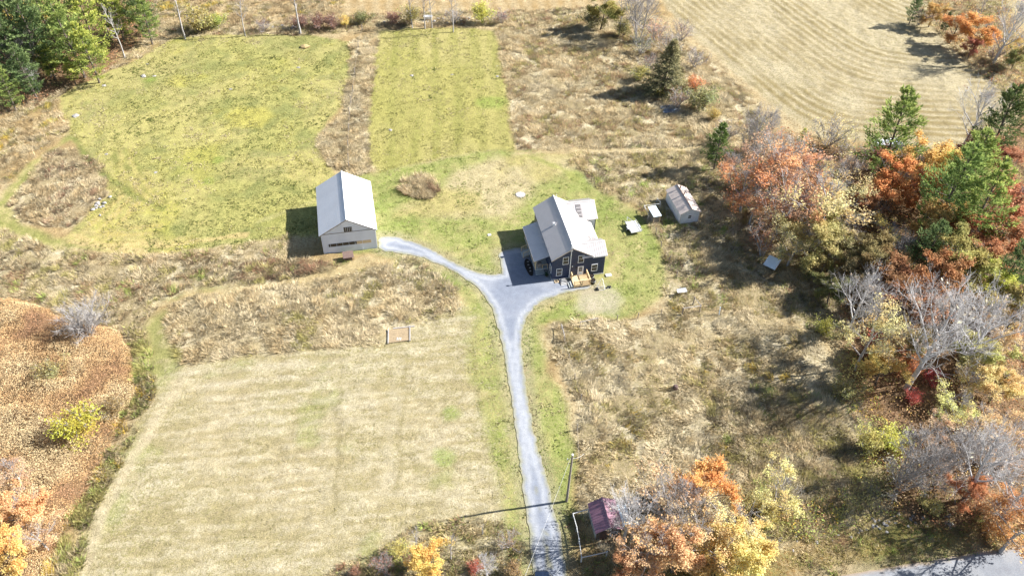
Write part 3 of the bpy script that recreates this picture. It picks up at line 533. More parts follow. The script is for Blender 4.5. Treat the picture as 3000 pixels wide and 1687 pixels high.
def proto_pine(seed, H=16.0, rad=4.2, kind='white', base=.22, per=26):
    r = np.random.default_rng(seed); T = MB(); tp = curve((0, 0, -.1), (r.normal() * .03, r.normal() * .03, 1), H, 10, r, .05, .06)
    chain_tube(T, tp, H * .016 * (1 - .93 * np.linspace(0, 1, 11)) + .015, 7); PP = []; DD = []; LL = []; VV = []
    step = .078 if kind == 'white' else .036; t = base; k = 0
    while t < .985:
        nb = 5 if kind == 'white' else 7
        for j in range(nb):
            az = k * .9 + j * 2 * math.pi / nb + r.normal() * .3; p, _ = along(tp, min(t + r.normal() * .008, .99)); x = (t - base) / (1 - base)
            if kind == 'white': L = rad * (min(1, x * 3.2 + .45)) * (1 - x) ** .62 * (.5 + .75 * r.random()); e = math.radians(2 + 40 * x + r.normal() * 9); up = .35
            else: L = rad * (1 - x) ** .9 * (.8 + .35 * r.random()) + .15; e = math.radians(-12 + 40 * x + r.normal() * 6); up = .25
            if L < .2: L = .2
            bp = curve(p, dirv(az, e), L, 5, r, up, .12); chain_tube(T, bp, (.05 * L / rad + .012) * (1 - .85 * np.linspace(0, 1, 6)) + .006, 4)
            m_ = int(per * (.3 + L / rad)) * 2; u = (.25 if kind == 'white' else .1) + (.75 if kind == 'white' else .9) * r.random(m_) ** .7
            ax = np.array([along(bp, min(v, .99))[0] for v in u]); dv = bp[-1] - bp[0]; dv /= np.linalg.norm(dv); sd2 = np.cross(dv, (0, 0, 1))
            wfan = (L * .34 * (1.05 - .6 * u) if kind == 'white' else L * .26 * (1.1 - u))[:, None]; off = r.normal(size=(m_, 1)); ax = ax + sd2 * off * wfan + np.array([0, 0, 1]) * r.normal(size=(m_, 1)) * (.06 if kind == 'white' else .1)
            PP.append(ax); DD.append(dv * .8 + sd2 * off * .6 + np.array([0, 0, .35 if kind == 'white' else -.05])); LL.append((.5 if kind == 'white' else .36) * (.6 + .7 * r.random(m_)) * (H / 16) ** .4)
            VV.append(np.clip(.25 + .85 * u + .2 * x, .25, 1.35) * (.7 + .5 * r.random(m_)))  # crown light and shade put into needle colour: dark inside, bright at tips
        t += step * (.8 + .4 * r.random()); k += 1
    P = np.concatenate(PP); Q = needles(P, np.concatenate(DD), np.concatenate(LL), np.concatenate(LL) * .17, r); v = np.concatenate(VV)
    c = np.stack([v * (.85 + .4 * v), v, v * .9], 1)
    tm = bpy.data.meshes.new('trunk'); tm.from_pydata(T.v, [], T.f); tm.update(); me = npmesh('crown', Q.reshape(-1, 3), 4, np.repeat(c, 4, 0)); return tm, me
def proto_shrub(seed, H=2.6, R=1.8, leaves=2200, size=.09, stems=9, n3=5, twig=.012):
    r = np.random.default_rng(seed); T = MB(); TW = MB(); tips = []
    for i in range(stems):
        e = math.radians(48 + 38 * r.random()); bp = curve((.12 * r.normal(), .12 * r.normal(), -.05), dirv(i * 2.4, e), math.hypot(H * math.sin(e), R * math.cos(e)) * (.75 + .3 * r.random()), 4, r, .1, .2)
        chain_tube(T, bp, .035 * (1 - .8 * np.linspace(0, 1, 5)) + .006, 4)
        for j in range(6):
            q, bd = along(bp, min(.3 + .7 * (j + r.random() * .5) / 6, .99)); sp = curve(q, bd / np.linalg.norm(bd) + r.normal(size=3) * .6 + np.array([0, 0, .2]), H * .33 * (.6 + .6 * r.random()), 3, r, .2, .2)
            chain_tube(TW, sp, [twig * 1.5, twig * 1.2, twig, twig * .6], 3); tips += list(sp[1:])
            for k in range(n3):
                q2, sv = along(sp, .3 + .69 * r.random()); tw = curve(q2, sv / np.linalg.norm(sv) + r.normal(size=3) * .6, H * .16, 2, r, .2, .2); chain_tube(TW, tw, [twig, twig * .8, twig * .5], 3); tips += list(tw[1:])
    tm = bpy.data.meshes.new('trunk'); tm.from_pydata(T.v, [], T.f); tm.update()
    return tm, crown_mesh(TW, np.array(tips), leaves, size, r, H, R, .12)
PR = {}
def reg(k, pair, H, bark, twig): pair[0].materials.append(bark); pair[1].materials.append(M_leaf); pair[1].materials.append(twig); PR.setdefault(k, []).append((pair, H))
for s_ in (1, 2, 3): reg('full', proto_broad(10 + s_, 10, 4.0, 13000, .13, 48, n1=11, gap=.33), 10, M_bark, M_barkg)
for s_ in (1, 2, 3): reg('thin', proto_broad(20 + s_, 10, 3.9, 3000, .12, 52, n1=11, n2=8, n3=9, gap=.46), 10, M_barkg, M_barkg)
for s_ in (1, 2): reg('clump', proto_broad(30 + s_, 10, 3.2, 2300, .12, 60, stems=4, n1=6, n2=6, n3=5, gap=.45), 10, M_barkg, M_barkg)
for s_ in (1, 2, 3): reg('bare', proto_broad(40 + s_, 12, 4.4, 60, .17, 62, n1=15, n2=12, n3=9, base=.25, twig=.012), 12, M_barkw, M_barkw)
for s_ in (1, 2): reg('slim', proto_broad(50 + s_, 12, 1.7, 0, .2, 58, n1=12, n2=5, n3=3, base=.35, twig=.012, trk=.011), 12, M_barkg, M_barkg)
reg('dome', proto_shrub(120, 3.0, 2.2, 0, .08, 22, 11, .009), 3.0, M_barkg, M_barkg)
reg('snag', proto_broad(60, 10, .9, 0, .2, 55, n1=6, n2=2, n3=1, base=.5, twig=.014, trk=.02), 10, M_barkg, M_barkg)
for s_ in (1, 2): reg('bclump', proto_broad(70 + s_, 10, 3.4, 0, .2, 62, stems=5, n1=8, n2=8, n3=8, twig=.011), 10, M_barkg, M_barkg)
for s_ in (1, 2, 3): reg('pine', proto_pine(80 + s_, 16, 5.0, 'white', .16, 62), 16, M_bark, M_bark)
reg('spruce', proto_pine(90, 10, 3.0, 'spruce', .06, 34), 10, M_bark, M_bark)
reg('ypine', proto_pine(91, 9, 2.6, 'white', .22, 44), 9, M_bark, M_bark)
for s_ in (1, 2, 3): reg('shrub', proto_shrub(100 + s_), 2.6, M_bark, M_barkg)
for s_ in (1, 2): reg('tshrub', proto_shrub(110 + s_, 2.8, 2.0, 500, .08, 12, 7), 2.8, M_barkg, M_barkg)
cnt = {}
NAMES = dict(full='autumn_tree', thin='autumn_tree', clump='autumn_tree', bare='bare_tree', slim='bare_tree', snag='dead_tree', bclump='bare_tree', pine='pine_tree', spruce='spruce_tree', ypine='pine_tree', shrub='shrub', tshrub='shrub', dome='shrub')
def tree(kind, px, py, h, col, label, wide=1.0, cen=.55, group=None, name=None):
    i = cnt.get(kind, 0); cnt[kind] = i + 1; (tm, cm), H0 = PR[kind][i % len(PR[kind])]; s_ = h / H0
    g = gp(px, py, h * cen); o = empty(name or NAMES[kind], (g[0], g[1], -.05), (i * 2.1 + px * .013) % 6.28); o.scale = (s_ * wide, s_ * wide, s_)
    sh_ = 'shrub' in kind or kind == 'dome'; tag(o, label, 'shrub' if sh_ else 'tree', group)
    a = link('stem' if sh_ else 'trunk', tm, None, o); b = link('crown', cm, None, o); b.color = (*col, 1); return o
def lc(r, g, b, k=0.92):
    c = np.array(lin(r, g, b)); l = c.mean(); f = .66 if r > g else .85; c = c * f + l * (1 - f) * np.array([1.12, 1.0, .82]); c = c / k; return tuple(c * min(1, .78 / c.max()))
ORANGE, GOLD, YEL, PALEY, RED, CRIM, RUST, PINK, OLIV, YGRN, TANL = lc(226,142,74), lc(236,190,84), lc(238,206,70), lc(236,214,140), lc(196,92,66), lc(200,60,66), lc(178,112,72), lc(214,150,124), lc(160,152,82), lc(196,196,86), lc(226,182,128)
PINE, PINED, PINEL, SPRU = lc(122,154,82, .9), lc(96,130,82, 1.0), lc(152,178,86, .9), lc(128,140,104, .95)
GREYL = lc(190,170,150)
T_ = [
 # pine wood behind the large pasture
 ('pine',200,100,17,PINE,'tall pine whose trunk stands closest to the pasture corner'),
 ('pine',95,90,18,PINED,'dark broad pine in the middle of the pine wood'),
 ('pine',255,60,16,PINEL,'bright yellow green pine leaning over the weedy pasture edge'),
 ('pine',20,140,15,PINED,'shaded pine at the picture edge beside the grey leaning tree',.9),
 ('pine',60,10,18,PINED,'dark pine at the back of the wood beside the yellow tree'),
 ('pine',170,-10,17,PINE,'pine rising at the back of the pine wood'),
 ('pine',330,20,14,PINEL,'light green pine at the far end of the pine wood'),
 ('pine',420,45,12,PINE,'thin pine at the far end of the wood next to the hay strip',.85),
 ('ypine',140,175,8,PINEL,'young pine in front of the dark wood, narrow and bright'),
 ('ypine',205,205,6,PINEL,'small pine sapling at the foot of the trunk by the pasture'),
 ('pine',15,255,9,PINE,'low pine spilling in at the picture edge above the brown weeds',1.1),
 ('full',20,45,12,YEL,'golden yellow tree at the upper corner of the pine wood'),
 ('bclump',50,150,11,GREYL,'grey leafless leaning tree between the pines and the picture edge'),
 ('bare',95,225,6,GREYL,'low grey leafless tree tangled at the front of the pine wood'),
 ('slim',330,65,14,GREYL,'pale dead looking trunk beside the last big pine'),
 ('slim',285,20,13,GREYL,'slender leafless tree between two light green pines'),
 # far hedgerow
 ('snag',520,35,11,GREYL,'leafless crooked trunk at the corner of the large pasture'),
 ('slim',700,20,12,GREYL,'straight leafless trunk on the far hedgerow above the large pasture'),
 ('snag',866,15,12,GREYL,'thick pale dead trunk forking on the far hedgerow'),
 ('slim',1203,5,11,GREYL,'thin dark leafless tree beside the olive bush on the far hedgerow'),
 ('slim',1240,0,12,GREYL,'slender leafless tree left of the white tub'),
 ('slim',1262,5,11,GREYL,'slender leafless tree standing behind the white tub'),
 ('slim',1325,10,12,GREYL,'leafless tree on the far hedgerow above the second pasture corner'),
 ('shrub',580,55,5,lc(176,164,76),'rounded olive yellow bush beside the crooked trunk'),
 ('shrub',632,60,3.4,lc(160,168,76),'small green bush on the far hedgerow'),
 ('shrub',1200,48,4,lc(170,160,80),'olive bush left of the white tub on the hedgerow'),
 ('shrub',1010,60,2.2,YEL,'low bright yellow bush above the dividing strip'),
 ('shrub',1062,50,3,lc(130,130,76),'dark green and russet bush where the dividing strip meets the hedgerow'),
 ('shrub',1415,40,4,YGRN,'yellow green bush near the end of the far stone row'),
 ('shrub',880,65,3,lc(150,106,94),'dull red bush at the foot of the thick dead trunk'),
 ('shrub',930,62,3.2,lc(150,106,94),'dull red bush next to the thick dead trunk, towards the dividing strip'),
 ('shrub',975,66,2.8,lc(150,106,94),'dull red bush beside the low yellow bush'),
 ('shrub',1150,52,2.6,lc(166,110,96),'reddish brush above the start of the second pasture'),
 ('tshrub',1330,45,3.4,GREYL,'twiggy grey brush behind the far stone row'),
 ('tshrub',1470,48,3,lc(170,100,96),'twiggy reddish brush at the east end of the far stone row'),
 ('tshrub',770,75,2.6,lc(150,96,88),'low dark twiggy bush between two hedgerow trunks'),
 # hedge between brown meadow and big hay field
 ('bclump',1880,30,13,GREYL,'large spreading leafless tree with many stems at the top of the meadow'),
 ('full',1765,30,8,lc(168,160,66),'broad olive yellow tree shading the top of the meadow'),
 ('shrub',1735,55,4,lc(140,136,80),'dark olive bush beside the broad olive tree'),
 ('slim',1822,30,11,GREYL,'thin leafless trunk between the olive tree and the many stemmed tree'),
 ('shrub',1830,85,3.4,lc(160,156,80),'olive bush in the shade below the many stemmed tree'),
 ('tshrub',1880,130,4,lc(150,156,120),'grey green bush above the spruce'),
 ('tshrub',1925,90,4.6,PINK,'pinkish leafless brush along the hay field edge above the spruce'),
 ('tshrub',1960,130,4.4,GREYL,'pale grey leafless brush beside the top of the spruce'),
 ('tshrub',1900,185,3.4,lc(150,110,100),'dark twiggy bush on the meadow side of the spruce'),
 ('spruce',1952,190,11,SPRU,'dark pointed spruce standing alone in the meadow hedge',1.35),
 ('shrub',1880,215,3,lc(176,170,70),'yellow green bush at the foot of the spruce on the meadow side'),
 ('shrub',1930,265,1.7,lc(220,206,60),'small bright yellow bush below the spruce'),
 ('shrub',1965,262,1.8,RED,'small red bush below the spruce'),
 ('shrub',2035,242,2.8,ORANGE,'small orange bush east of the spruce'),
 ('shrub',2060,285,5,lc(150,152,100),'big rounded grey green bush beside the little pond'),
 ('tshrub',1990,290,3.6,lc(170,120,100),'reddish twiggy bush above the little pond'),
 ('shrub',2090,335,2.2,lc(204,180,80),'low yellow bush below the grey green bush'),
 # trees east of the house
 ('ypine',2108,425,9.5,lc(96,130,70,1.0),'single small pine at the end of the mown path'),
 ('bclump',2240,370,10,GREYL,'pale leafless many stemmed tree behind the orange autumn trees'),
 ('clump',2300,440,9,TANL,'thin tan leaved tree between the pale leafless tree and the bright sapling'),
 ('ypine',2352,405,4.5,PINEL,'small bright green pine at the hay field edge'),
 ('tshrub',2440,385,6,lc(220,196,120),'wispy yellowish tree at the lower edge of the big hay field'),
 ('tshrub',2480,430,4,OLIV,'olive brush at the foot of the tall leaning pine'),
 ('thin',2190,545,9,ORANGE,'orange tree facing the white shed at the edge of the wood'),
 ('thin',2215,590,8,lc(222,146,90),'rusty orange tree behind the white shed, low and full'),
 ('thin',2290,500,12,lc(228,150,84),'tall half bare orange tree in the middle of the autumn trees'),
 ('thin',2370,530,11,lc(218,158,120),'pinkish half bare tree beside the orange autumn trees'),
 ('clump',2310,620,10,lc(208,142,104),'grey and rust many stemmed tree below the orange autumn trees'),
 ('thin',2420,620,13,lc(212,186,116),'large yellowish half bare tree over the leaning panel'),
 ('full',2375,700,9,lc(190,174,96),'olive yellow tree with a thick trunk beside the leaning panel'),
 ('clump',2250,690,7,RUST,'small rusty thicket tree at the wood edge above the garden'),
 ('pine',2625,385,19,PINE,'tall pine with a crooked trunk at the hay field corner'),
 ('full',2690,490,10,GOLD,'bright golden tree below the tall corner pine'),
 ('full',2610,530,9,lc(228,146,60),'deep orange tree beside the bright golden tree'),
 ('full',2590,470,5,lc(180,90,80),'dark red tree tucked under the tall corner pine',),
 ('full',2700,560,7,lc(220,140,66),'orange tree below the bright golden tree'),
 ('pine',2790,555,19,lc(112,148,80,0.85),'largest bright green pine in the eastern wood'),
 ('pine',2885,600,18,lc(126,158,82,0.85),'bright green pine against the red autumn trees'),
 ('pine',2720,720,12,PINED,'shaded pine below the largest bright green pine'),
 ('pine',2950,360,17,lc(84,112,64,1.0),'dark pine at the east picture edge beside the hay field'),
 ('bare',2870,330,14,GREYL,'leafless tree leaning over the hay field corner'),
 ('full',2860,450,7,lc(186,110,84),'dark red tree between the two eastern pines'),
 ('full',2930,480,7,lc(196,124,84),'russet red tree at the foot of the dark edge pine'),
 ('full',2975,610,10,lc(204,124,82),'red tree at the picture edge behind the bright pines'),
 ('full',2950,700,9,lc(200,128,76),'rust coloured tree under the bright pines at the picture edge'),
 ('thin',2600,690,6,YEL,'small yellow tree in the dark gap of the wood'),
 ('bare',2640,730,7,GREYL,'fallen looking grey leafless tree below the small yellow tree'),
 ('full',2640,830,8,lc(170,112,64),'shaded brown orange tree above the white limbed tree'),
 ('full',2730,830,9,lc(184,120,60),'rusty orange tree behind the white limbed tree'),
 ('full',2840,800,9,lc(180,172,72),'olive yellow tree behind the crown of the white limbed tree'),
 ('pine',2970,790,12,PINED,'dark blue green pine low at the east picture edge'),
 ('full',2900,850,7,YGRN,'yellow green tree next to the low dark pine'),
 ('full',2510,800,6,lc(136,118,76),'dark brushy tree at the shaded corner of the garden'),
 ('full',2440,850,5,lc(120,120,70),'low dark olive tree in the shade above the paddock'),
 # big bare trees and the lower wood
 ('bare',2740,985,19,GREYL,'huge white limbed leafless tree leaning out of the lower wood'),
 ('bare',2880,960,16,GREYL,'grey leafless tree behind the huge white limbed tree'),
 ('bare',2520,890,12,GREYL,'leafless tree with bent trunk at the shaded paddock corner',),
 ('thin',2555,980,12,PALEY,'pale cream leaved slender tree at the paddock corner',.7),
 ('full',2590,1080,6,lc(214,180,74),'mustard yellow tree at the foot of the huge white limbed tree'),
 ('shrub',2580,1010,4,lc(196,100,66),'rusty red bush beside the pale cream tree'),
 ('shrub',2660,1060,3.5,ORANGE,'orange brush under the huge white limbed tree'),
 ('shrub',2735,1110,2.2,CRIM,'crimson bush below the huge white limbed tree'),
 ('shrub',2675,1165,1.9,lc(206,70,66),'scarlet bush at the root of the huge white limbed tree'),
 ('thin',2800,1200,6,lc(218,212,110),'lemon green tree in the lower wood'),
 ('full',2930,1130,6,lc(226,196,120),'straw yellow tree at the east picture edge of the lower wood'),
 ('thin',2850,1120,6,lc(224,200,120),'thin straw yellow tree beside the lemon green tree'),
 ('full',2900,1060,7,lc(190,186,96),'yellow green tree below the grey leafless tree'),
 ('thin',2970,1010,8,TANL,'tan half bare tree at the picture edge beyond the grey leafless tree'),
 ('bclump',2700,1330,11,GREYL,'grey brown leafless tree above the stone wall'),
 ('bare',2900,1360,14,GREYL,'leafless tree with blue grey trunk leaning over the road corner'),
 ('bare',2985,1440,12,GREYL,'leafless tree at the picture edge above the road'),
 ('full',2830,1440,4.5,lc(206,126,70),'orange tree under the blue grey leaning trunk'),
 ('full',2960,1490,5,lc(216,150,78),'orange tree close to the road at the picture edge'),
 ('shrub',2930,1560,3,lc(220,160,70),'golden orange bush beside the asphalt road'),
 ('shrub',2540,1290,3.2,lc(190,184,80),'yellow olive bush at the wood edge of the paddock'),
 ('shrub',2610,1290,3.4,YGRN,'yellow green bush above the grey brown leafless tree'),
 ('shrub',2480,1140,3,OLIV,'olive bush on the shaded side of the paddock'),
 ('shrub',2420,960,2.6,lc(180,180,80),'yellow green bush at the upper corner of the paddock'),
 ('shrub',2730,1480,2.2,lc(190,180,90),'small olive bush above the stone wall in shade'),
 # trees beside the plum roofed shed
 ('full',1985,1620,7,lc(228,176,116),'broad orange tan tree south of the plum roofed shed'),
 ('thin',1890,1640,6,lc(220,164,110),'rusty tan tree at the picture bottom below the plum roofed shed'),
 ('full',2090,1430,6.5,lc(236,168,70),'vivid orange tree behind the leafless grey trees'),
 ('clump',1950,1440,8,lc(224,178,130),'half bare grey and tan tree next to the plum roofed shed'),
 ('bclump',2000,1480,9,GREYL,'grey leafless many stemmed tree in front of the vivid orange tree'),
 ('bare',1845,1510,9.5,GREYL,'white barked leafless tree overhanging the plum roofed shed'),
 ('thin',2150,1540,7,PALEY,'pale yellow tree between the vivid orange tree and the road'),
 ('full',2150,1610,7,lc(232,206,104),'bright yellow tree close to the stone wall end'),
 ('full',2100,1650,5,lc(228,190,92),'golden bush like tree at the picture bottom'),
 ('thin',2290,1430,8,lc(238,220,130),'slender pale yellow tree alone in the lower paddock',.75),
 ('shrub',2240,1480,2.6,lc(196,184,90),'olive yellow bush at the foot of the slender yellow tree'),
 # lower driveway corner
 ('full',1258,1640,5,lc(240,198,76),'golden yellow tree at the picture bottom beside the hay field'),
 ('slim',1215,1570,6,GREYL,'leaning grey leafless sapling at the foot of the hay field'),
 ('slim',1318,1590,6.5,GREYL,'pale leafless sapling between the golden tree and the driveway'),
 ('snag',1413,1540,3.6,GREYL,'short broken white stump with forked top near the driveway'),
 ('bare',1425,1660,4.5,GREYL,'small white leafless tree at the picture bottom by the driveway'),
 ('tshrub',1490,1585,2.4,lc(150,112,76),'brown brushy bush beside the lower driveway'),
 ('shrub',1505,1660,2.0,lc(166,136,84),'rust brown bush at the driveway edge near the parked car'),
 ('shrub',1160,1610,1.8,lc(206,196,90),'low yellow green bush at the foot of the hay field'),
 ('tshrub',1120,1650,2.2,lc(170,110,96),'dark reddish brush at the foot of the hay field'),
 ('shrub',1390,1660,1.4,RED,'small red bush under the small white leafless tree'),
 ('shrub',1040,1668,1.2,lc(170,120,90),'low rusty bush at the lower corner of the hay field'),
 # thicket
 ('dome',240,940,6.0,lc(150,140,140),'round silvery grey leafless bush at the top of the thicket'),
 ('shrub',213,1250,4.4,(.50,.46,.085),'bright lemon yellow round bush in the orange thicket'),
 ('shrub',145,1085,3.2,lc(160,150,84),'olive green bush sunk in the orange thicket'),
 ('shrub',330,1200,2.6,lc(160,138,84),'brown olive bush at the thicket edge above the lemon bush'),
 ('full',45,1500,6,lc(230,174,110),'orange tree at the picture edge low in the thicket'),
 ('full',25,1630,6,GOLD,'golden orange tree in the bottom corner of the picture'),
 ('thin',40,1390,5,lc(206,160,120),'greyish half bare tree above the orange thicket tree'),
 ('thin',110,1570,5,TANL,'tan half bare tree between the orange tree and the weeds'),
 # hedge beyond the big hay field
 ('full',2800,80,6.5,lc(224,150,66),'orange tree in the hedge beyond the big hay field'),
 ('full',2870,100,7.5,lc(232,164,70),'large golden orange tree in the hedge beyond the hay field'),
 ('full',2850,140,4.5,lc(206,116,86),'coppery pink tree at the front of the far hedge'),
 ('full',2735,40,5.5,lc(206,160,70),'mustard tree in the far hedge beside a dark pine'),
 ('pine',2680,25,7,PINED,'dark pine at the top of the hedge beyond the hay field'),
 ('ypine',2775,65,5,lc(84,104,70,1.0),'small dark conifer in front of the far hedge'),
 ('slim',2880,30,13,GREYL,'thin leaning leafless trunk among the orange hedge trees'),
 ('bare',2960,80,15,GREYL,'big leafless tree with forked trunk at the upper picture edge'),
 ('thin',2980,140,7,lc(220,180,80),'yellow half bare tree behind the forked leafless trunk'),
 ('full',2980,170,5,lc(140,140,84),'dull green tree at the end of the far hedge'),
 ('tshrub',2700,50,3.6,RUST,'rusty brush at the foot of the dark hedge pine'),
 ('tshrub',2920,155,3.6,lc(170,120,90),'brown brush below the golden orange hedge tree'),
 # more of the eastern wood
 ('thin',2150,480,7,lc(206,150,120),'low rust and grey tree nearest the small pine by the path'),
 ('clump',2240,470,10,lc(216,160,120),'rust and grey many stemmed tree in front of the pale leafless tree'),
 ('thin',2340,590,11,lc(230,164,108),'peach coloured half bare tree in the centre of the autumn trees'),
 ('thin',2440,530,10,lc(206,186,120),'yellow grey half bare tree below the olive brush'),
 ('thin',2330,710,8,lc(196,180,110),'olive grey half bare tree above the pale hutch roof'),
 ('clump',2480,680,8,lc(190,176,120),'thin olive tree leaning into the dark gap of the wood'),
 ('full',2530,600,6,lc(196,130,80),'rusty low tree at the edge of the dark gap'),
 ('full',2740,640,8,lc(204,160,70),'mustard tree between the bright green pines'),
 ('pine',2850,500,17,lc(122,154,82,0.85),'bright green pine rising behind the largest pine'),
 ('full',2830,700,7,lc(196,110,66),'deep rust tree under the twin bright pines'),
 ('full',2900,760,8,lc(196,124,70),'rust tree between the twin pines and the low dark pine'),
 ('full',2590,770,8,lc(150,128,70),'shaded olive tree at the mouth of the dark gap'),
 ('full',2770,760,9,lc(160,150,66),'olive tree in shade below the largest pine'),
 ('thin',2690,900,8,lc(190,130,90),'rusty half bare tree behind the huge white limbed tree'),
 ('full',2990,890,8,lc(176,164,80),'olive tree at the picture edge above the grey leafless tree'),
 ('full',2960,950,6,lc(220,190,110),'straw coloured tree at the picture edge in the lower wood'),
 ('full',2640,1000,6,lc(150,130,76),'dark olive tree under the huge white limbed crown'),
 ('full',2850,1030,5,lc(176,176,90),'green tree beneath the grey leafless tree'),
 ('thin',2760,1270,5,lc(214,170,130),'pinkish tan thin tree in the lower wood'),
 ('thin',2880,1230,5,lc(226,190,130),'sandy thin tree in the lower wood near the picture edge'),
 ('thin',2960,1250,5,lc(222,180,120),'sandy thin tree at the picture edge of the lower wood'),
 ('bclump',2830,1310,7,GREYL,'low grey leafless tree between the two leaning trunks'),
 ('full',2420,760,5,lc(170,160,90),'olive tree beside the foot of the thick trunk'),
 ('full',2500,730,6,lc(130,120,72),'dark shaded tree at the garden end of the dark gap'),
 # more by the plum shed
 ('thin',1930,1570,7,lc(228,176,112),'sandy orange tree between the plum roofed shed and the broad orange tan tree'),
 ('thin',2060,1570,7,lc(232,186,110),'golden orange tree in the middle of the roadside clump'),
 ('thin',2030,1430,6,lc(224,170,110),'pale orange tree at the back of the roadside clump'),
 ('full',1830,1660,4,lc(206,140,86),'low rusty tree at the picture bottom by the pipe rail fence'),
 ('full',2200,1580,5,lc(236,212,120),'small pale yellow tree at the tip of the roadside clump'),
 # more pines in the north west wood
 ('pine',130,50,17,PINE,'pine standing between the dark broad pine and the bright one'),
 ('pine',255,145,13,PINEL,'sunny pine whose boughs reach over the pasture corner'),
 ('pine',40,70,17,PINED,'dark pine beside the golden yellow tree'),
 ('pine',300,-10,16,PINE,'pine behind the slender leafless trunks'),
 ('pine',390,5,14,PINED,'dusky pine at the far corner of the pine wood'),
 ('pine',70,200,12,PINED,'shaded pine over the low grey leafless tree'),
 ('tshrub',2650,1400,4.5,lc(200,180,150),'grey brush between the grey brown tree and the paddock'),
 ('tshrub',2760,1390,4.5,lc(190,160,140),'grey pink brush above the shaded stone wall'),
 ('tshrub',2860,1290,4.5,GREYL,'grey brush between the sandy thin trees'),
 ('tshrub',2950,1330,4.5,lc(206,170,140),'tan grey brush at the picture edge above the road corner'),
 ('tshrub',2210,420,5,GREYL,'grey brush at the foot of the pale leafless tree'),
 ('tshrub',2330,440,5,lc(200,180,160),'pale grey brush beside the small bright green pine'),
 ('tshrub',2500,480,4.5,lc(180,150,130),'brown grey brush under the tall corner pine'),
 ('tshrub',2130,390,4,lc(190,170,140),'tan brush at the hay field edge above the small pine'),
 ('tshrub',2040,170,4,lc(196,176,160),'grey pink brush along the hay field edge beside the spruce'),
 ('tshrub',2000,90,4,lc(190,160,150),'grey pink brush along the hay field edge near the many stemmed tree'),
 ('tshrub',2560,620,4,lc(170,130,100),'rusty brush on the floor of the dark gap'),
 ('tshrub',2450,600,5,GREYL,'grey brush behind the large yellowish half bare tree'),
 ('thin',2992,1545,9,lc(224,160,90),'half bare orange tree overhanging the road at the picture edge'),
]
for e in T_:
    big_ = e[0] in ('full', 'thin', 'clump'); tree(e[0], e[1], e[2], e[3] * (1.08 if big_ else 1), e[4], e[5], (e[6] if len(e) > 6 else 1.0) * (1.22 if big_ else 1))

# ------------------------------------------------------------------ building helpers
def panels(parent, r0, r1, e0, e1, mat, name='roof_panel', pw=0.9, th=0.035, rib=0.3, rh=0.035):
    r0, r1, e0, e1 = [np.array(v, float) for v in (r0, r1, e0, e1)]; L = np.linalg.norm(r1 - r0); n = max(1, int(round(L / pw)))
    u = (r1 - r0) / L; s_ = e0 - r0; nrm = np.cross(u, s_); nrm /= np.linalg.norm(nrm)
    if nrm[2] < 0: nrm = -nrm
    for i in range(n):
        mb = MB(); a, b = i / n, (i + 1) / n; P = [r0 + (r1 - r0) * a, r0 + (r1 - r0) * b - u * .006, e0 + (e1 - e0) * b - u * .006, e0 + (e1 - e0) * a]
        mb.prism(P, -nrm * th); w_ = L / n; k = max(1, int(round(w_ / rib)))
        for j in range(k):
            t_ = (j + .5) / k; q0 = P[0] + (P[1] - P[0]) * t_; q1 = P[3] + (P[2] - P[3]) * t_
            mb.prism([q0 - u * .03 + nrm * .001, q0 + u * .03 + nrm * .001, q1 + u * .03 + nrm * .001, q1 - u * .03 + nrm * .001], nrm * rh)
        mb.build(name, mat, parent)
def gable_wall(mb, pts, y0, y1): mb.prism([(x, y0, z) for x, z in pts], (0, y1 - y0, 0))
def window(parent, a0, a1, z0, z1, y, ax='x', out=-1, cols=3, rows=4, name='window', fr=.07):
    """window on a wall plane; ax 'x': wall along x at y, 'y': wall along y at x=y"""
    f = MB(); g = MB(); m_ = MB()
    def bx(mb, u0, u1, w0, w1, d0, d1):
        if ax == 'x': mb.box((u0, min(y + out * d0, y + out * d1), w0), (u1, max(y + out * d0, y + out * d1), w1))
        else: mb.box((min(y + out * d0, y + out * d1), u0, w0), (max(y + out * d0, y + out * d1), u1, w1))
    bx(f, a0 - fr, a0, z0 - fr, z1 + fr, .0, .06); bx(f, a1, a1 + fr, z0 - fr, z1 + fr, .0, .06); bx(f, a0, a1, z0 - fr, z0, .0, .062); bx(f, a0, a1, z1, z1 + fr, .0, .062)
    bx(f, a0, a1, (z0 + z1) / 2 - .02, (z0 + z1) / 2 + .02, .0, .045)
    bx(g, a0 + .001, a1 - .001, z0 + .001, z1 - .001, .0, .02)
    for i in range(1, cols): c = a0 + (a1 - a0) * i / cols; bx(m_, c - .011, c + .011, z0, z1, .021, .034)
    for i in range(1, rows):
        if i * 2 == rows: continue
        c = z0 + (z1 - z0) * i / rows; bx(m_, a0, a1, c - .011, c + .011, .021, .036)
    o = f.build(name, M_white, parent); g.build('pane', M_glass, o); m_.build('muntin', M_wood, o); return o

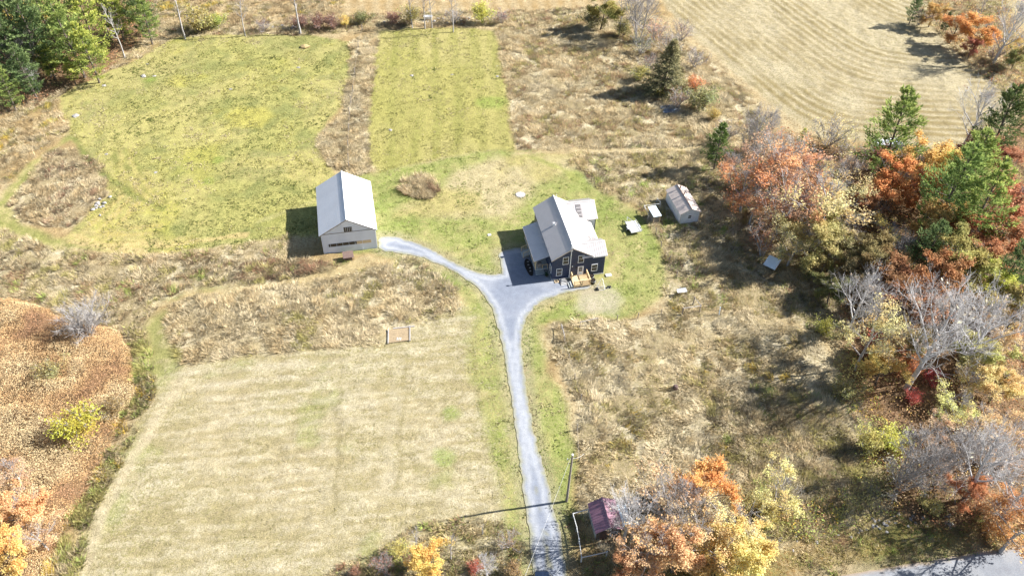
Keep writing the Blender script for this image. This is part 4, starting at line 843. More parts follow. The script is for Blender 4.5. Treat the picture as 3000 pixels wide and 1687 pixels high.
# ------------------------------------------------------------------ barn
bz = (BO[0], BO[1], 0); barn = tag(empty('barn', bz, AZ), 'pale metal clad barn with white roof at the end of the gravel arm', 'barn')
BW, BL, BE, BR_ = 8.15, 11.7, 4.05, 6.5
mb = MB(); gable_wall(mb, [(0, 0), (BW, 0), (BW, BE), (BW / 2, BR_), (0, BE)], 0, .12); wf = mb.build('wall', M_barnw, barn)
mb = MB()
for i in range(27):
    x = .15 + i * .302
    dp = .03 + .05 * max(0, math.sin(x * 2.3 + .8) + .25 * math.sin(x * 9))
    for (z0, z1) in ((.05, 1.28), (1.95, 3.85)) if 0.8 < x < 7.4 else ((.05, 3.85),): mb.box((x, -dp, z0), (x + .05, -.001, z1))
    top = BE + (BR_ - BE) * (1 - abs(x - BW / 2) / (BW / 2)) - .1
    if top > 3.98 and not 3.4 < x < 4.75: mb.box((x, -.03 - .05 * max(0, math.sin(x * 2.1 + 1.4)), 3.96), (x + .05, -.001, top))
mb.build('siding_rib', M_barnw, wf)
MB().box((.03, -.05, 3.86), (BW - .03, -.002, 3.95)).build('trim_strip', M_wood, wf)
mb = MB(); gable_wall(mb, [(0, 0), (BW, 0), (BW, BE), (BW / 2, BR_), (0, BE)], BL - .12, BL); mb.build('wall', M_barnw, barn)
for x0 in (0, BW - .12):
    w2 = MB().box((x0, .122, 0), (x0 + .12, BL - .122, BE)).build('wall', M_barnw, barn)
    mb = MB()
    for i in range(38): yy = .3 + i * .302; xx = x0 - .036 if x0 == 0 else x0 + .121; mb.box((xx, yy, .05), (xx + .035, yy + .05, BE - .05))
    mb.build('siding_rib', M_barnw, w2)
rf = MB().prism([(BW / 2 - .14, -.34, BR_ + .05), (BW / 2, -.34, BR_ + .15), (BW / 2 + .14, -.34, BR_ + .05), (BW / 2, -.34, BR_ + .03)], (0, BL + .66, 0)).build('roof', M_barnr, barn)
sl = (BR_ - BE) / (BW / 2); ov = .3
panels(rf, (BW / 2, -.3, BR_ + .05), (BW / 2, BL + .3, BR_ + .05), (-ov, -.3, BE + .05 - sl * ov), (-ov, BL + .3, BE + .05 - sl * ov), M_barnr)
panels(rf, (BW / 2, -.3, BR_ + .05), (BW / 2, BL + .3, BR_ + .05), (BW + ov, -.3, BE + .05 - sl * ov), (BW + ov, BL + .3, BE + .05 - sl * ov), M_barnr)
for sx in (0, 1):
    a = np.array([BW / 2, -.27, BR_ - .03]); b = np.array([-ov if sx == 0 else BW + ov, -.27, BE - .03 - sl * ov]); MB().prism([a, b, b - [0, 0, .14], a - [0, 0, .14]], (0, .06, 0)).build('rake_board', M_wood, barn)
o = MB().box((3.5, -.03, 3.97), (4.73, -.004, 4.86)).build('window', M_dark, barn); mb = MB()
for i in range(4): mb.box((3.78 + i * .27, -.05, 3.99), (3.82 + i * .27, -.031, 4.84))
mb.build('muntin', M_barnw, o)
o = MB().box((.9, -.03, 1.33), (5.15, -.004, 1.9)).build('window_strip', M_dark, barn)
for i in range(13): MB().box((1.15 + i * .31, -.055, 1.33), (1.19 + i * .31, -.031, 1.9)).build('mullion', M_rust if i % 3 else M_barnw, o)
for a, b in ((5.18, 5.98), (6.05, 7.34)): MB().box((a, -.05, 1.33), (b, -.004, 1.9)).build('plywood_panel', M_tan, barn)
for x in (-.02, BW - .1): MB().box((x, -.06, 0), (x + .12, -.036, BE - .02)).build('corner_trim', M_barnw, barn)
MB().box((BW + .002, .3, 0), (BW + .05, 3.4, 3.2)).build('door', M_white, barn)

# little red roofed hutch in front of the barn
g = gp(1022, 762); t_ = tag(empty('animal_hutch', (g[0], g[1], 0), AZ + .05), 'small red brown hutch with sloping roof in front of the barn', 'hutch')
MB().box((-.55, -.35, .25), (.55, .45, .85)).build('body', M_brown, t_)
for x in (-.5, .5):
    for y in (-.3, .4): MB().bar((x, y, 0), (x, y, .3), .04).build('leg', M_wood, t_)
for i in range(6): MB().prism([(-.8 + i * .27, -.6, .95), (-.545 + i * .27, -.6, .95), (-.545 + i * .27, .65, 1.25), (-.8 + i * .27, .65, 1.25)], (0, 0, .05)).build('roof_board', M_rust, t_)

# ------------------------------------------------------------------ house
hz = (HO[0], HO[1], 0); house = tag(empty('house', hz, AZ), 'navy blue farmhouse with pale metal roof and wooden deck', 'house')
RX, RZ, HE, HL = 2.9, 6.1, 4.3, 12.1; hs = (RZ - HE) / RX; zr = lambda x: RZ - hs * abs(x - RX)
MB().prism([(x, 0, z) for x, z in [(0, .2), (8.06, .2), (8.06, 3.86), (6.4, 3.86), (RX, RZ - .04), (0, HE - .04)]], (0, .15, 0)).build('wall', M_navy, house)
MB().box((0, .152, .2), (.15, HL - .15, HE - .05)).build('wall', M_navy, house)
MB().prism([(x, HL - .15, z) for x, z in [(0, .2), (6.2, .2), (6.2, zr(6.2) - .05), (RX, RZ - .04), (0, HE - .04)]], (0, .15, 0)).build('wall', M_navy, house)
MB().prism([(8.06, y, z) for y, z in [(.152, .2), (3.4, .2), (3.4, 3.8), (1.7, 4.95), (.152, 3.9)]], (-.15, 0, 0)).build('wall', M_navy, house)
MB().box((7.75, 3.402, .2), (7.9, 9.1, 2.75)).build('wall', M_navy, house)
MB().prism([(9.2, y, z) for y, z in [(9.1, .2), (13.9, .2), (13.9, 3.3), (11.5, 4.85), (9.1, 3.3)]], (-.15, 0, 0)).build('wall', M_navy, house)
MB().box((6.2, 9.1, .2), (9.05, 9.25, 3.3)).build('wall', M_shedw, house); MB().box((6.2, 13.75, .2), (9.05, 13.9, 3.3)).build('wall', M_navy, house)
mb = MB(); mb.box((-.03, -.03, 0), (8.1, .1, .2)); mb.box((-.03, .1, 0), (.1, HL, .2)); mb.build('foundation', M_conc, house)
mb = MB()                                                # siding laps
for i in range(26): z = .3 + i * .148; mb.box((.02, -.012, z), (8.04, -.001, z + .02)) if z < 3.8 else None
mb.build('siding_lap', M_navy, house)
roof = MB().prism([(RX - .16, -.32, RZ + .05), (RX, -.32, RZ + .17), (RX + .16, -.32, RZ + .05), (RX, -.32, RZ + .03)], (0, HL + .64, 0)).build('roof', M_roofm, house)
R0, R1 = (RX, -.28, RZ + .06), (RX, HL + .28, RZ + .06)
panels(roof, R0, R1, (-.3, -.28, zr(-.3) + .06), (-.3, HL + .28, zr(-.3) + .06), M_roofm, pw=.92, rib=.23)
for y0, y1, xe in ((-.28, 3.55, 6.15), (3.55, 9.0, 8.35), (9.0, HL + .28, 6.3)):
    panels(roof, (RX, y0, RZ + .06), (RX, y1, RZ + .06), (xe, y0, zr(xe) + .06), (xe, y1, zr(xe) + .06), M_roofm, pw=.92, rib=.23)
def wing(y0, y1, x0, x1, ze, zr_):
    ym = (y0 + y1) / 2; w_ = MB().prism([(x0, ym - .12, zr_ + .04), (x0, ym, zr_ + .12), (x0, ym + .12, zr_ + .04)], (x1 - x0, 0, 0)).build('wing_roof', M_roofm, house)
    panels(w_, (x0, ym, zr_), (x1, ym, zr_), (x0, y0, ze), (x1, y0, ze), M_roofm, pw=.9, rib=.3, rh=.05); panels(w_, (x0, ym, zr_), (x1, ym, zr_), (x0, y1, ze), (x1, y1, ze), M_roofm, pw=.9, rib=.3, rh=.05); return w_
wing(-.28, 3.6, 4.4, 8.3, 3.98, 5.15); wing(8.85, 14.15, 4.9, 9.45, 3.35, 5.0)
MB().prism([(6.05, -.3, 3.93), (6.05, -.3, 3.8), (8.25, -.3, 3.8), (8.25, -.3, 3.93)], (0, .05, 0)).build('eave_board', M_white, house)
for sx in (0, 1):
    a = np.array([RX, -.26, RZ + .0]); xe = -.3 if sx == 0 else 6.15; b = np.array([xe, -.26, zr(xe)]); MB().prism([a, b, b - [0, 0, .16], a - [0, 0, .16]], (0, .05, 0)).build('rake_board', M_tanroof, house)
def skylight(P, cols, rows, label):                      # P: four corners on a roof plane
    P = [np.array(p, float) for p in P]; n_ = np.cross(P[1] - P[0], P[3] - P[0]); n_ /= np.linalg.norm(n_); n_ = n_ if n_[2] > 0 else -n_
    fr_ = MB().prism([p + n_ * .05 for p in P], n_ * .03).build('skylight', M_roofm, house); f = lambda s_, t_: P[0] + (P[1] - P[0]) * s_ + (P[3] - P[0]) * t_
    for i in range(cols):
        for j in range(rows):
            a, b, c, d = (i + .08) / cols, (i + .92) / cols, (j + .08) / rows, (j + .92) / rows
            MB().prism([f(a, c) + n_ * .082, f(b, c) + n_ * .082, f(b, d) + n_ * .082, f(a, d) + n_ * .082], n_ * .012).build('pane', M_skyl, fr_)
zf = lambda y: 3.35 + (y - 8.85) * (5.0 - 3.35) / 2.65
skylight([(6.25, 9.2, zf(9.2)), (7.0, 9.2, zf(9.2)), (7.0, 11.2, zf(11.2)), (6.25, 11.2, zf(11.2))], 4, 4, '')
skylight([(6.55, 3.75, zr(6.55) + .06), (8.15, 3.75, zr(8.15) + .06), (8.15, 4.65, zr(8.15) + .06), (6.55, 4.65, zr(6.55) + .06)], 4, 2, '')
for (a0, a1, z0, z1) in ((1.57, 2.33, 3.0, 4.32), (.7, 1.46, .86, 2.18), (3.91, 4.68, 2.97, 4.29), (6.13, 6.93, .92, 2.16)): window(house, a0, a1, z0, z1, -.001)
window(house, .55, 1.25, .95, 2.25, -.001, 'y')
window(house, 1.2, 2.2, 1.0, 2.3, 8.061, 'y', 1); window(house, 10.6, 12.3, 1.0, 2.4, 9.201, 'y', 1); window(house, 5.2, 6.6, 1.0, 2.1, 7.901, 'y', 1)
dr = MB().box((3.93, -.05, .3), (4.83, -.002, 2.18)).build('door', M_white, house)
MB().box((4.12, -.062, 1.15), (4.64, -.051, 2.0)).build('pane', M_glass, dr); MB().box((4.16, -.058, .5), (4.6, -.051, 1.0)).build('lower_panel', M_bluew, dr); MB().bar((4.72, -.08, 1.2), (4.72, -.05, 1.2), .035, 8).build('handle', M_galv, dr)
mb = MB()
for i in range(1, 3): mb.box((4.12 + .52 * i / 3 - .012, -.07, 1.15), (4.12 + .52 * i / 3 + .012, -.063, 2.0)); mb.box((4.12, -.072, 1.15 + .85 * i / 3 - .012), (4.64, -.071, 1.15 + .85 * i / 3 + .012))
mb.build('muntin', M_white, dr)
pp = MB().bar((2.68, -.12, .25), (2.68, -.12, 6.75), .07, 8).build('flue_pipe', M_white, house); MB().bar((2.68, -.12, 6.75), (2.68, -.12, 6.95), .13, 8).build('cap', M_white, pp)
MB().box((2.5, -.2, 5.55), (2.86, -.002, 5.7)).build('bracket', M_white, pp); MB().box((2.6, -.19, .22), (2.76, -.003, .5)).build('cleanout', M_white, pp)
for x, z in ((2.98, 2.3), (2.9, .75)): MB().box((x, -.1, z), (x + .14, -.003, z + .2)).build('vent_cap', M_white, house)
MB().box((3.62, -.14, 1.85), (3.74, -.003, 2.1)).build('wall_lamp', M_dark, house)
v = MB().box((1.42, 6.1, zr(1.6) - .1), (1.72, 6.45, zr(1.6) + .45)).build('roof_vent', M_white, house); MB().box((1.38, 6.06, zr(1.6) + .45), (1.76, 6.49, zr(1.6) + .52)).build('cap', M_galv, v)
MB().bar((3.2, 11.6, 6.0), (3.2, 11.6, 6.9), .04, 6).build('vent_pipe', M_white, house)
# porch on the west side
por = MB().box((-2.1, 2.05, .45), (-.002, 9.7, .6)).build('porch', M_porch, house)
panels(por, (-.02, 1.7, 3.4), (-.02, 9.9, 3.4), (-2.45, 1.7, 2.62), (-2.45, 9.9, 2.62), M_roofm, pw=.92, rib=.4, rh=.02)
for y in (2.15, 4.6, 7.1, 9.6): MB().box((-2.08, y - .06, .6), (-1.96, y + .06, 2.7)).build('post', M_deck, por)
MB().box((-2.1, 2.05, 2.58), (-1.94, 9.7, 2.72)).build('beam', M_deck, por)
for y0, y1 in ((2.2, 4.55), (4.65, 5.6), (7.2, 9.55)):
    MB().box((-2.06, y0, 1.42), (-1.98, y1, 1.5)).build('rail', M_deck, por)
    for i in range(int((y1 - y0) / .28)): MB().box((-2.045, y0 + .14 + i * .28, .62), (-1.995, y0 + .19 + i * .28, 1.42)).build('baluster', M_deck, por)
MB().box((-1.0, 2.06, 1.38), (-.15, 2.14, 1.46)).build('rail', M_deck, por)
for x in (-1.0, -.2): MB().box((x, 2.06, .6), (x + .07, 2.14, 1.46)).build('baluster', M_deck, por)
for i in range(3): MB().box((-2.1, 1.98 - .3 * i, .44 - .15 * i), (-.75, 2.28 - .3 * i, .48 - .15 * i)).build('step', M_porch, por)
for i in range(4): MB().box((-2.42 - .28 * i, 5.7, .42 - .13 * i), (-2.12 - .28 * i, 7.05, .46 - .13 * i)).build('step', M_porch, por)
for y in (5.66, 7.1):
    MB().bar((-2.1, y, 1.4), (-3.2, y, .95), .05).build('rail', M_deck, por); MB().bar((-3.15, y, 0), (-3.15, y, 1.0), .05).build('post', M_deck, por)
    for i in range(4): MB().bar((-2.3 - .24 * i, y, .1), (-2.3 - .24 * i, y, 1.3 - .1 * i), .022).build('baluster', M_deck, por)
MB().box((-1.6, 2.4, .6), (-1.0, 3.0, 1.35)).build('bench_box', M_wood, por)
def wpt(x, y, z=0): p_ = HO + UH * x + DH * y; return (p_[0], p_[1], z)
mb = MB(); ring = [(-2.75 + .55 * math.cos(a) * (1 + .12 * math.sin(3 * a)), 3.35 + 1.9 * math.sin(a), .03) for a in np.linspace(0, 6.283, 22)[:-1]]
mb.prism(ring, (0, 0, .1)); bed = tag(mb.build('mulch_bed', M_soil, None, hz, AZ), 'dark oval mulch bed beside the porch steps', 'flower bed')
for i in range(4): MB().box((-2.86 + .1 * (i % 2), 2.3 + i * .7, .13), (-2.62 + .1 * (i % 2), 2.5 + i * .7, .2)).build('stone', M_stone, bed)
# deck at the front door
dk = tag(empty('deck', hz, AZ), 'new pine deck with railing at the front door', 'deck')
for i in range(15): MB().box((2.85 + i * .168, -2.3, .42), (3.01 + i * .168, -.08, .46)).build('deck_board', M_deck, dk)
MB().box((2.85, -2.33, .22), (5.36, -2.301, .455)).build('rim_joist', M_deck, dk); MB().box((5.361, -2.3, .22), (5.4, -.08, .455)).build('rim_joist', M_deck, dk)
for x, y in ((2.9, -2.25), (4.1, -2.25), (5.3, -2.25), (2.9, -.2), (5.3, -.2)):
    if (x, y) != (2.9, -.2) or True: MB().box((x - .05, y - .05, 0), (x + .05, y + .05, 1.42)).build('post', M_deck, dk)
MB().box((2.82, -2.34, 1.4), (5.42, -2.2, 1.45)).build('handrail', M_deck, dk); MB().box((5.24, -2.19, 1.4), (5.38, -.1, 1.45)).build('handrail', M_deck, dk); MB().box((2.84, -1.0, 1.4), (2.98, -.1, 1.45)).build('handrail', M_deck, dk)
for i in range(14): MB().box((3.05 + i * .165, -2.28, .48), (3.11 + i * .165, -2.24, 1.4)).build('baluster', M_deck, dk)
for i in range(12): MB().box((5.28, -2.1 + i * .16, .48), (5.32, -2.04 + i * .16, 1.4)).build('baluster', M_deck, dk)
for i in range(5): MB().box((2.89, -.9 + i * .16, .48), (2.93, -.84 + i * .16, 1.4)).build('baluster', M_deck, dk)
for i in range(2): MB().box((2.5 - .3 * i, -2.2, .26 - .14 * i), (2.82 - .3 * i, -1.05, .30 - .14 * i)).build('step', M_porch, dk)
for y in (-2.24, -1.05): MB().prism([(2.84, y, .42), (2.84, y, .2), (2.3, y, 0), (2.1, y, .12)], (0, .05, 0)).build('stringer', M_porch, dk)
for i, (x, y, lb) in enumerate(((6.0, -.75, 'black barrel planter nearer the house wall, beside the deck'), (5.95, -1.75, 'black barrel planter at the outer corner of the deck'))):
    b = tag(MB().lathe([(0, .02), (.28, .02), (.36, .35), (.34, .75), (.31, .75), (.3, .68), (0, .68)], k=18).build('barrel', M_black, None, wpt(x, y), smooth=False), lb, 'barrel', 'barrels beside the deck')
    MB().lathe([(.365, .5), (.38, .5), (.38, .56), (.355, .56)], k=18).build('hoop', M_galv, b); MB().lathe([(0, .7), (.29, .69)], k=18).build('soil', M_soil, b)
bk = tag(empty('window_well_cover', wpt(.65, -.45), AZ), 'small wooden framed cover against the foundation', 'cover')
MB().box((-.3, -.3, 0), (.3, .3, .12)).build('frame', M_tan, bk); MB().box((-.2, -.2, .12), (.2, .2, .14)).build('lid', M_dark, bk)
bh = tag(empty('cellar_steps', wpt(1.6, -.65), AZ), 'pale slatted cellar steps beside the deck', 'steps')
for i in range(5): MB().box((-.42, -.75 + i * .27, .04 + .05 * i), (.42, -.6 + i * .27, .09 + .05 * i)).build('slat', M_conc, bh)
for x in (-.47, .43): MB().prism([(x, -.8, 0), (x, .6, 0), (x, .6, .32), (x, -.8, .06)], (.04, 0, 0)).build('stringer', M_wood, bh)
gp_ = tag(empty('green_planter', wpt(-.55, 1.0)), 'green potted plant by the porch corner', 'planter'); MB().lathe([(0, 0), (.16, 0), (.22, .32), (0, .3)], k=12).build('pot', M_brown, gp_)
r9 = np.random.default_rng(5); Q = leafq(r9.normal(size=(90, 3)) * [.2, .2, .16] + [0, 0, .5], .09 * np.ones(90), r9); me = npmesh('leaves', Q.reshape(-1, 3), 4, np.tile(alb(60,120,60), (360, 1))); link('leaves', me, M_grass, gp_)
sf = tag(empty('swing_frame', wpt(6.8, -2.85), AZ + .1), 'pale metal lounge frame tipped on the bare dirt', 'frame')
for a_, b_ in (((-.6, -.5, .05), (.5, -.6, .05)), ((-.6, -.5, .05), (-.6, .1, .05)), ((-.6, .1, .05), (.45, .9, .9)), ((.5, -.6, .05), (.6, .9, .9)), ((.45, .9, .9), (.6, .9, .9)), ((-.6, .1, .05), (.55, .1, .05))): MB().bar(a_, b_, .03, 6).build('tube', M_galv, sf)
MB().box((-.75, -.55, .02), (-.45, .0, .22)).build('pad', M_black, sf)
tb = tag(empty('toy_cart', wpt(8.05, -3.1), AZ), 'small dark cart on the dirt beside the lawn', 'cart'); MB().box((-.3, -.14, .1), (.3, .14, .26)).build('tray', M_black, tb)
for x in (-.2, .2):
    for y in (-.17, .17): MB().bar((x, y - .03, .09), (x, y + .03, .09), .09, 10).build('wheel', M_galv, tb)
tag(MB().box((-.45, -.3, 0), (.45, .3, .14)).build('concrete_block', M_conc, None, wpt(8.75, -.55), AZ), 'pale concrete pad at the corner of the navy wall', 'pad')
tag(MB().box((-.25, -.2, 0), (.25, .2, .12)).build('white_block', M_white, None, (gp(1434, 689)[0], gp(1434, 689)[1], 0), .3), 'small white block on the lawn at the tip of the porch shadow', 'block')

# ------------------------------------------------------------------ white shed, coop, trailer
sh0 = tag(empty('garden_shed', (SHED_O[0], SHED_O[1], 0), math.radians(14)), 'white shed with tan roof and two vents at the wood edge', 'shed')
SW, SL, SE_, SR_ = 3.25, 6.3, 2.15, 2.95
MB().prism([(x, 0, z) for x, z in ((0, 0), (SW, 0), (SW, SE_), (SW / 2, SR_), (0, SE_))], (0, .1, 0)).build('wall', M_shedw, sh0); MB().prism([(x, SL - .1, z) for x, z in ((0, 0), (SW, 0), (SW, SE_), (SW / 2, SR_), (0, SE_))], (0, .1, 0)).build('wall', M_shedw, sh0)
for x in (0, SW - .1): MB().box((x, .102, 0), (x + .1, SL - .102, SE_)).build('wall', M_shedw, sh0)
srf = MB().box((SW / 2 - .06, -.2, SR_ + .04), (SW / 2 + .06, SL + .2, SR_ + .11)).build('roof', M_rust, sh0); ss = (SR_ - SE_) / (SW / 2)
for xe in (-.22, SW + .22): panels(srf, (SW / 2, -.18, SR_ + .04), (SW / 2, SL + .18, SR_ + .04), (xe, -.18, SE_ + .04 - ss * .22), (xe, SL + .18, SE_ + .04 - ss * .22), M_tanroof, pw=.8, rib=.27, rh=.02)
for y in (3.6, 5.3): v = MB().bar((SW / 2 + .12, y, SR_ - .1), (SW / 2 + .12, y, SR_ + .45), .09, 8).build('roof_vent', M_rust, sh0); MB().bar((SW / 2 + .12, y, SR_ + .45), (SW / 2 + .12, y, SR_ + .53), .15, 8).build('cap', M_rust, v)
window(sh0, 1.35, 1.85, .95, 1.6, -.001, cols=2, rows=4, fr=.05)
for x in (-.02, SW - .08): MB().box((x, -.03, 0), (x + .1, -.002, SE_)).build('corner_board', M_tanroof, sh0)
cp = tag(empty('chicken_coop', (COOP_O[0], COOP_O[1], 0), math.radians(18)), 'small coop with flat pale blue roof beside the white shed', 'coop')
mb = MB(); mb.prism([(.05, .1, 0), (1.2, .1, 0), (1.2, .1, 1.35), (.05, .1, 1.35)], (0, 2.0, 0)); mb.build('body', M_wood, cp); MB().prism([(-.05, -.1, 1.42), (1.33, -.1, 1.42), (1.33, 2.4, 1.62), (-.05, 2.4, 1.62)], (0, 0, .05)).build('roof', M_bluew, cp)
for x in (.08, 1.17): MB().box((x - .04, .02, 0), (x + .04, .1, 1.4)).build('post', M_tan, cp)
fn = tag(empty('pen_fence', (0, 0, 0)), 'bleached rail fence corner around the coop', 'fence'); P3 = [(21.35, 107.1), (24.1, 107.75), (21.85, 105.0), (23.7, 109.1), (24.15, 108.2)]
for i, j in ((0, 1), (0, 2), (4, 3)): MB().bar((*P3[i], 1.0), (*P3[j], 1.0), .05).build('rail', M_conc, fn)
for q in P3: MB().bar((*q, 0), (*q, 1.1), .06).build('post', M_conc, fn)
tr = tag(empty('utility_trailer', (19.2, 102.2, 0), math.radians(17)), 'flat silver utility trailer with mesh ramp parked on the lawn', 'trailer')
MB().box((-.9, -1.4, .5), (.9, 1.4, .58)).build('bed', M_galv, tr)
for i in range(7): MB().box((-.86 + i * .25, -1.36, .581), (-.63 + i * .25, 1.36, .61)).build('plank', M_conc, tr)
for x in (-.92, .92): MB().bar((x, -1.4, .85), (x, 1.4, .85), .035).build('side_rail', M_galv, tr)
for x in (-.92, .92):
    for y in (-1.35, 0, 1.35): MB().bar((x, y, .5), (x, y, .86), .03).build('stake', M_galv, tr)
    w_ = MB().bar((x * 1.1 - .09, -.1, .3), (x * 1.1 + .09, -.1, .3), .3, 16).build('wheel', M_black, tr); MB().bar((x * 1.1 - .1, -.1, .3), (x * 1.1 + .1, -.1, .3), .14, 12).build('rim', M_white, w_)
    MB().box((x * 1.1 - .12, -.5, .61), (x * 1.1 + .12, .3, .66)).build('fender', M_galv, tr)
rp = MB().bar((-.85, -1.42, .6), (.85, -1.42, .6), .03).build('ramp', M_galv, tr)
for i in range(8): MB().bar((-.85 + i * .243, -1.42, .6), (-.85 + i * .243, -1.85, 1.35), .015).build('ramp_bar', M_galv, rp)
MB().bar((-.85, -1.85, 1.35), (.85, -1.85, 1.35), .025).build('ramp_bar', M_galv, rp)
for x in (-.5, .5): MB().bar((x, 1.4, .52), (0, 2.6, .5), .04).build('tongue', M_galv, tr)
tx = tag(empty('potting_table', (gp(1998, 853, .8)[0], gp(1998, 853, .8)[1], 0), AZ), 'small white topped table in the garden weeds', 'table')
MB().box((-.72, -.25, .8), (.72, .3, .88)).build('top', M_white, tx); MB().box((-.72, .301, .8), (.72, .36, 1.1)).build('backsplash', M_galv, tx)
for x in (-.65, .65):
    for y in (-.2, .25): MB().bar((x, y, 0), (x, y, .8), .04).build('leg', M_wood, tx)
lp = tag(empty('leaning_panel_hutch', (gp(2256, 782)[0], gp(2256, 782)[1], 0), math.radians(-38)), 'pale blue hutch roof tilted under the yellowish tree', 'hutch')
MB().prism([(-.9, -.8, .55), (.95, -.8, .55), (.95, .9, 1.35), (-.9, .9, 1.35)], (0, 0, .06)).build('roof', M_bluew, lp); MB().prism([(.97, -.85, .55), (1.07, -.85, .55), (1.07, 1.0, 1.4), (.97, 1.0, 1.4)], (0, 0, .1)).build('edge_board', M_white, lp)
for x in (-.85, .85):
    for y, z in ((-.7, .6), (.8, 1.3)): MB().bar((x, y, 0), (x, y, z), .04).build('leg', M_wood, lp)
MB().box((-.8, -.3, 0), (.8, .7, .75)).build('body', M_shedw, lp)

# ------------------------------------------------------------------ plum shed, fence, pole, car
ps = tag(empty('plum_roofed_shed', (PUR_O[0], PUR_O[1], 0), math.radians(11)), 'small shed with plum metal roof under the bare tree', 'shed')
PW_, PL_, PE_, PR_ = 2.9, 3.5, 1.95, 2.75
MB().prism([(x, 0, z) for x, z in ((0, 0), (PW_, 0), (PW_, PE_), (PW_ / 2, PR_), (0, PE_))], (0, .1, 0)).build('wall', M_bark, ps); MB().prism([(x, PL_ - .1, z) for x, z in ((0, 0), (PW_, 0), (PW_, PE_), (PW_ / 2, PR_), (0, PE_))], (0, .1, 0)).build('wall', M_bark, ps)
for x in (0, PW_ - .1): MB().box((x, .102, 0), (x + .1, PL_ - .102, PE_)).build('wall', M_galv, ps)
prf = MB().prism([(PW_ / 2 - .15, -.22, PR_ + .0), (PW_ / 2, -.22, PR_ + .12), (PW_ / 2 + .15, -.22, PR_ + .0)], (0, PL_ + .44, 0)).build('roof', M_purple, ps); sp_ = (PR_ - PE_) / (PW_ / 2)
for xe in (-.2, PW_ + .2): panels(prf, (PW_ / 2, -.2, PR_ + .04), (PW_ / 2, PL_ + .2, PR_ + .04), (xe, -.2, PE_ + .04 - sp_ * .2), (xe, PL_ + .2, PE_ + .04 - sp_ * .2), M_purple, pw=.65, rib=.3, rh=.03)
window(ps, 1.7, 2.4, .7, 1.4, -.001, cols=2, rows=2, fr=.06); MB().box((.4, -.04, 0), (1.2, -.002, 1.8)).build('door', M_brown, ps)
ln_ = MB().prism([(PW_ + .1, .3, 1.7), (PW_ + 1.4, .3, 1.2), (PW_ + 1.4, 3.2, 1.2), (PW_ + .1, 3.2, 1.7)], (0, 0, .05)).build('lean_to_roof', M_bluew, ps)
for y in (.4, 3.1): MB().bar((PW_ + 1.3, y, 0), (PW_ + 1.3, y, 1.2), .05).build('post', M_wood, ln_)
pf = tag(empty('rail_fence', (0, 0, 0)), 'weathered white pipe rail fence around the plum roofed shed', 'fence')
PF = [(9.55, 50.75), (7.73, 50.1), (8.1, 48.4), (8.3, 46.9), (8.5, 44.7), (11.36, 45.45)]
for i in range(5): MB().bar((*PF[i], 1.0), (*PF[i + 1], 1.0), .055).build('rail', M_conc, pf)
for i, q in enumerate(PF): MB().bar((*q, 0), (*q, 1.12), .09 if i > 2 else .06, 6).build('post', M_galv if i % 2 else M_conc, pf)
pl = tag(empty('utility_pole', (7.12, 52.33, 0)), 'wooden utility pole beside the lower driveway', 'pole')
MB().bar((0, 0, -.3), (.05, .1, 9.3), .16, 10, 0, .11).build('pole', M_wood, pl)
MB().bar((-.05, .1, 8.6), (-.45, .1, 8.4), .03).build('bracket', M_wood, pl); MB().lathe([(0, 9.25), (.13, 9.25), (.13, 9.42), (0, 9.44)], (.05, .1), 10).build('cap', M_conc, pl)
MB().bar((-.45, .1, 8.35), (-.45, .1, 8.55), .06, 8).build('insulator', M_white, pl)
def wire(name, a, b, sag, parent=None, r=.013):
    a, b = np.array(a, float), np.array(b, float); pts = [a + (b - a) * t - np.array([0, 0, 4 * sag * t * (1 - t)]) for t in np.linspace(0, 1, 16)]; mb = MB(); chain_tube(mb, pts, [r] * 16, 4); return mb.build(name, M_conc, parent)
e_ = gp(1460, 1880, 8.6); wire('wire', (7.0, 52.4, 8.9), (e_[0], e_[1], 8.6), .5)
tag(bpy.data.objects['wire'], 'pale overhead wire running from the pole over the driveway', 'wire')
wire('drop_wire', (.1, 0, 8.8), (1.6, 1.8, 7.2), .3, pl, .015)
# parked car, mostly below the picture
c0 = gp(1590, 1662, 1.2); car = tag(empty('parked_car', (c0[0], c0[1] - 2.25, 0), math.radians(3)), 'dark blue car parked at the foot of the driveway', 'car')
def loft(secs, mat, name, parent):
    mb = MB(); n = len(secs[0]); v = [p_ for s_ in secs for p_ in s_]; f = [(i * n + j, i * n + (j + 1) % n, (i + 1) * n + (j + 1) % n, (i + 1) * n + j) for i in range(len(secs) - 1) for j in range(n)] + [tuple(range(n - 1, -1, -1)), tuple((len(secs) - 1) * n + j for j in range(n))]
    return mb.add(v, f).build(name, mat, parent, smooth=False)
def sec(y, hw, z0, z1, t_=.86): return [(-hw, y, z0), (hw, y, z0), (hw * 1.0, y, (z0 + z1) / 2), (hw * t_, y, z1), (0, y, z1 + .04), (-hw * t_, y, z1), (-hw, y, (z0 + z1) / 2)]
bd = loft([sec(-2.25, .7, .4, .75), sec(-2.1, .85, .3, .95), sec(-1.2, .9, .28, 1.0), sec(1.2, .9, .28, 1.0), sec(1.95, .86, .3, .9), sec(2.2, .66, .4, .7)], M_car, 'body', car)
loft([sec(-1.95, .66, .95, 1.05), sec(-1.5, .74, .98, 1.5, .8), sec(.2, .76, .98, 1.56, .8), sec(.7, .74, .98, 1.46, .8), sec(1.3, .7, .96, 1.02)], M_car, 'cabin', car)
MB().prism([(-.6, .82, 1.42), (.6, .82, 1.42), (.66, 1.28, 1.06), (-.66, 1.28, 1.06)], (0, .02, .03)).build('windscreen', M_glass, car)
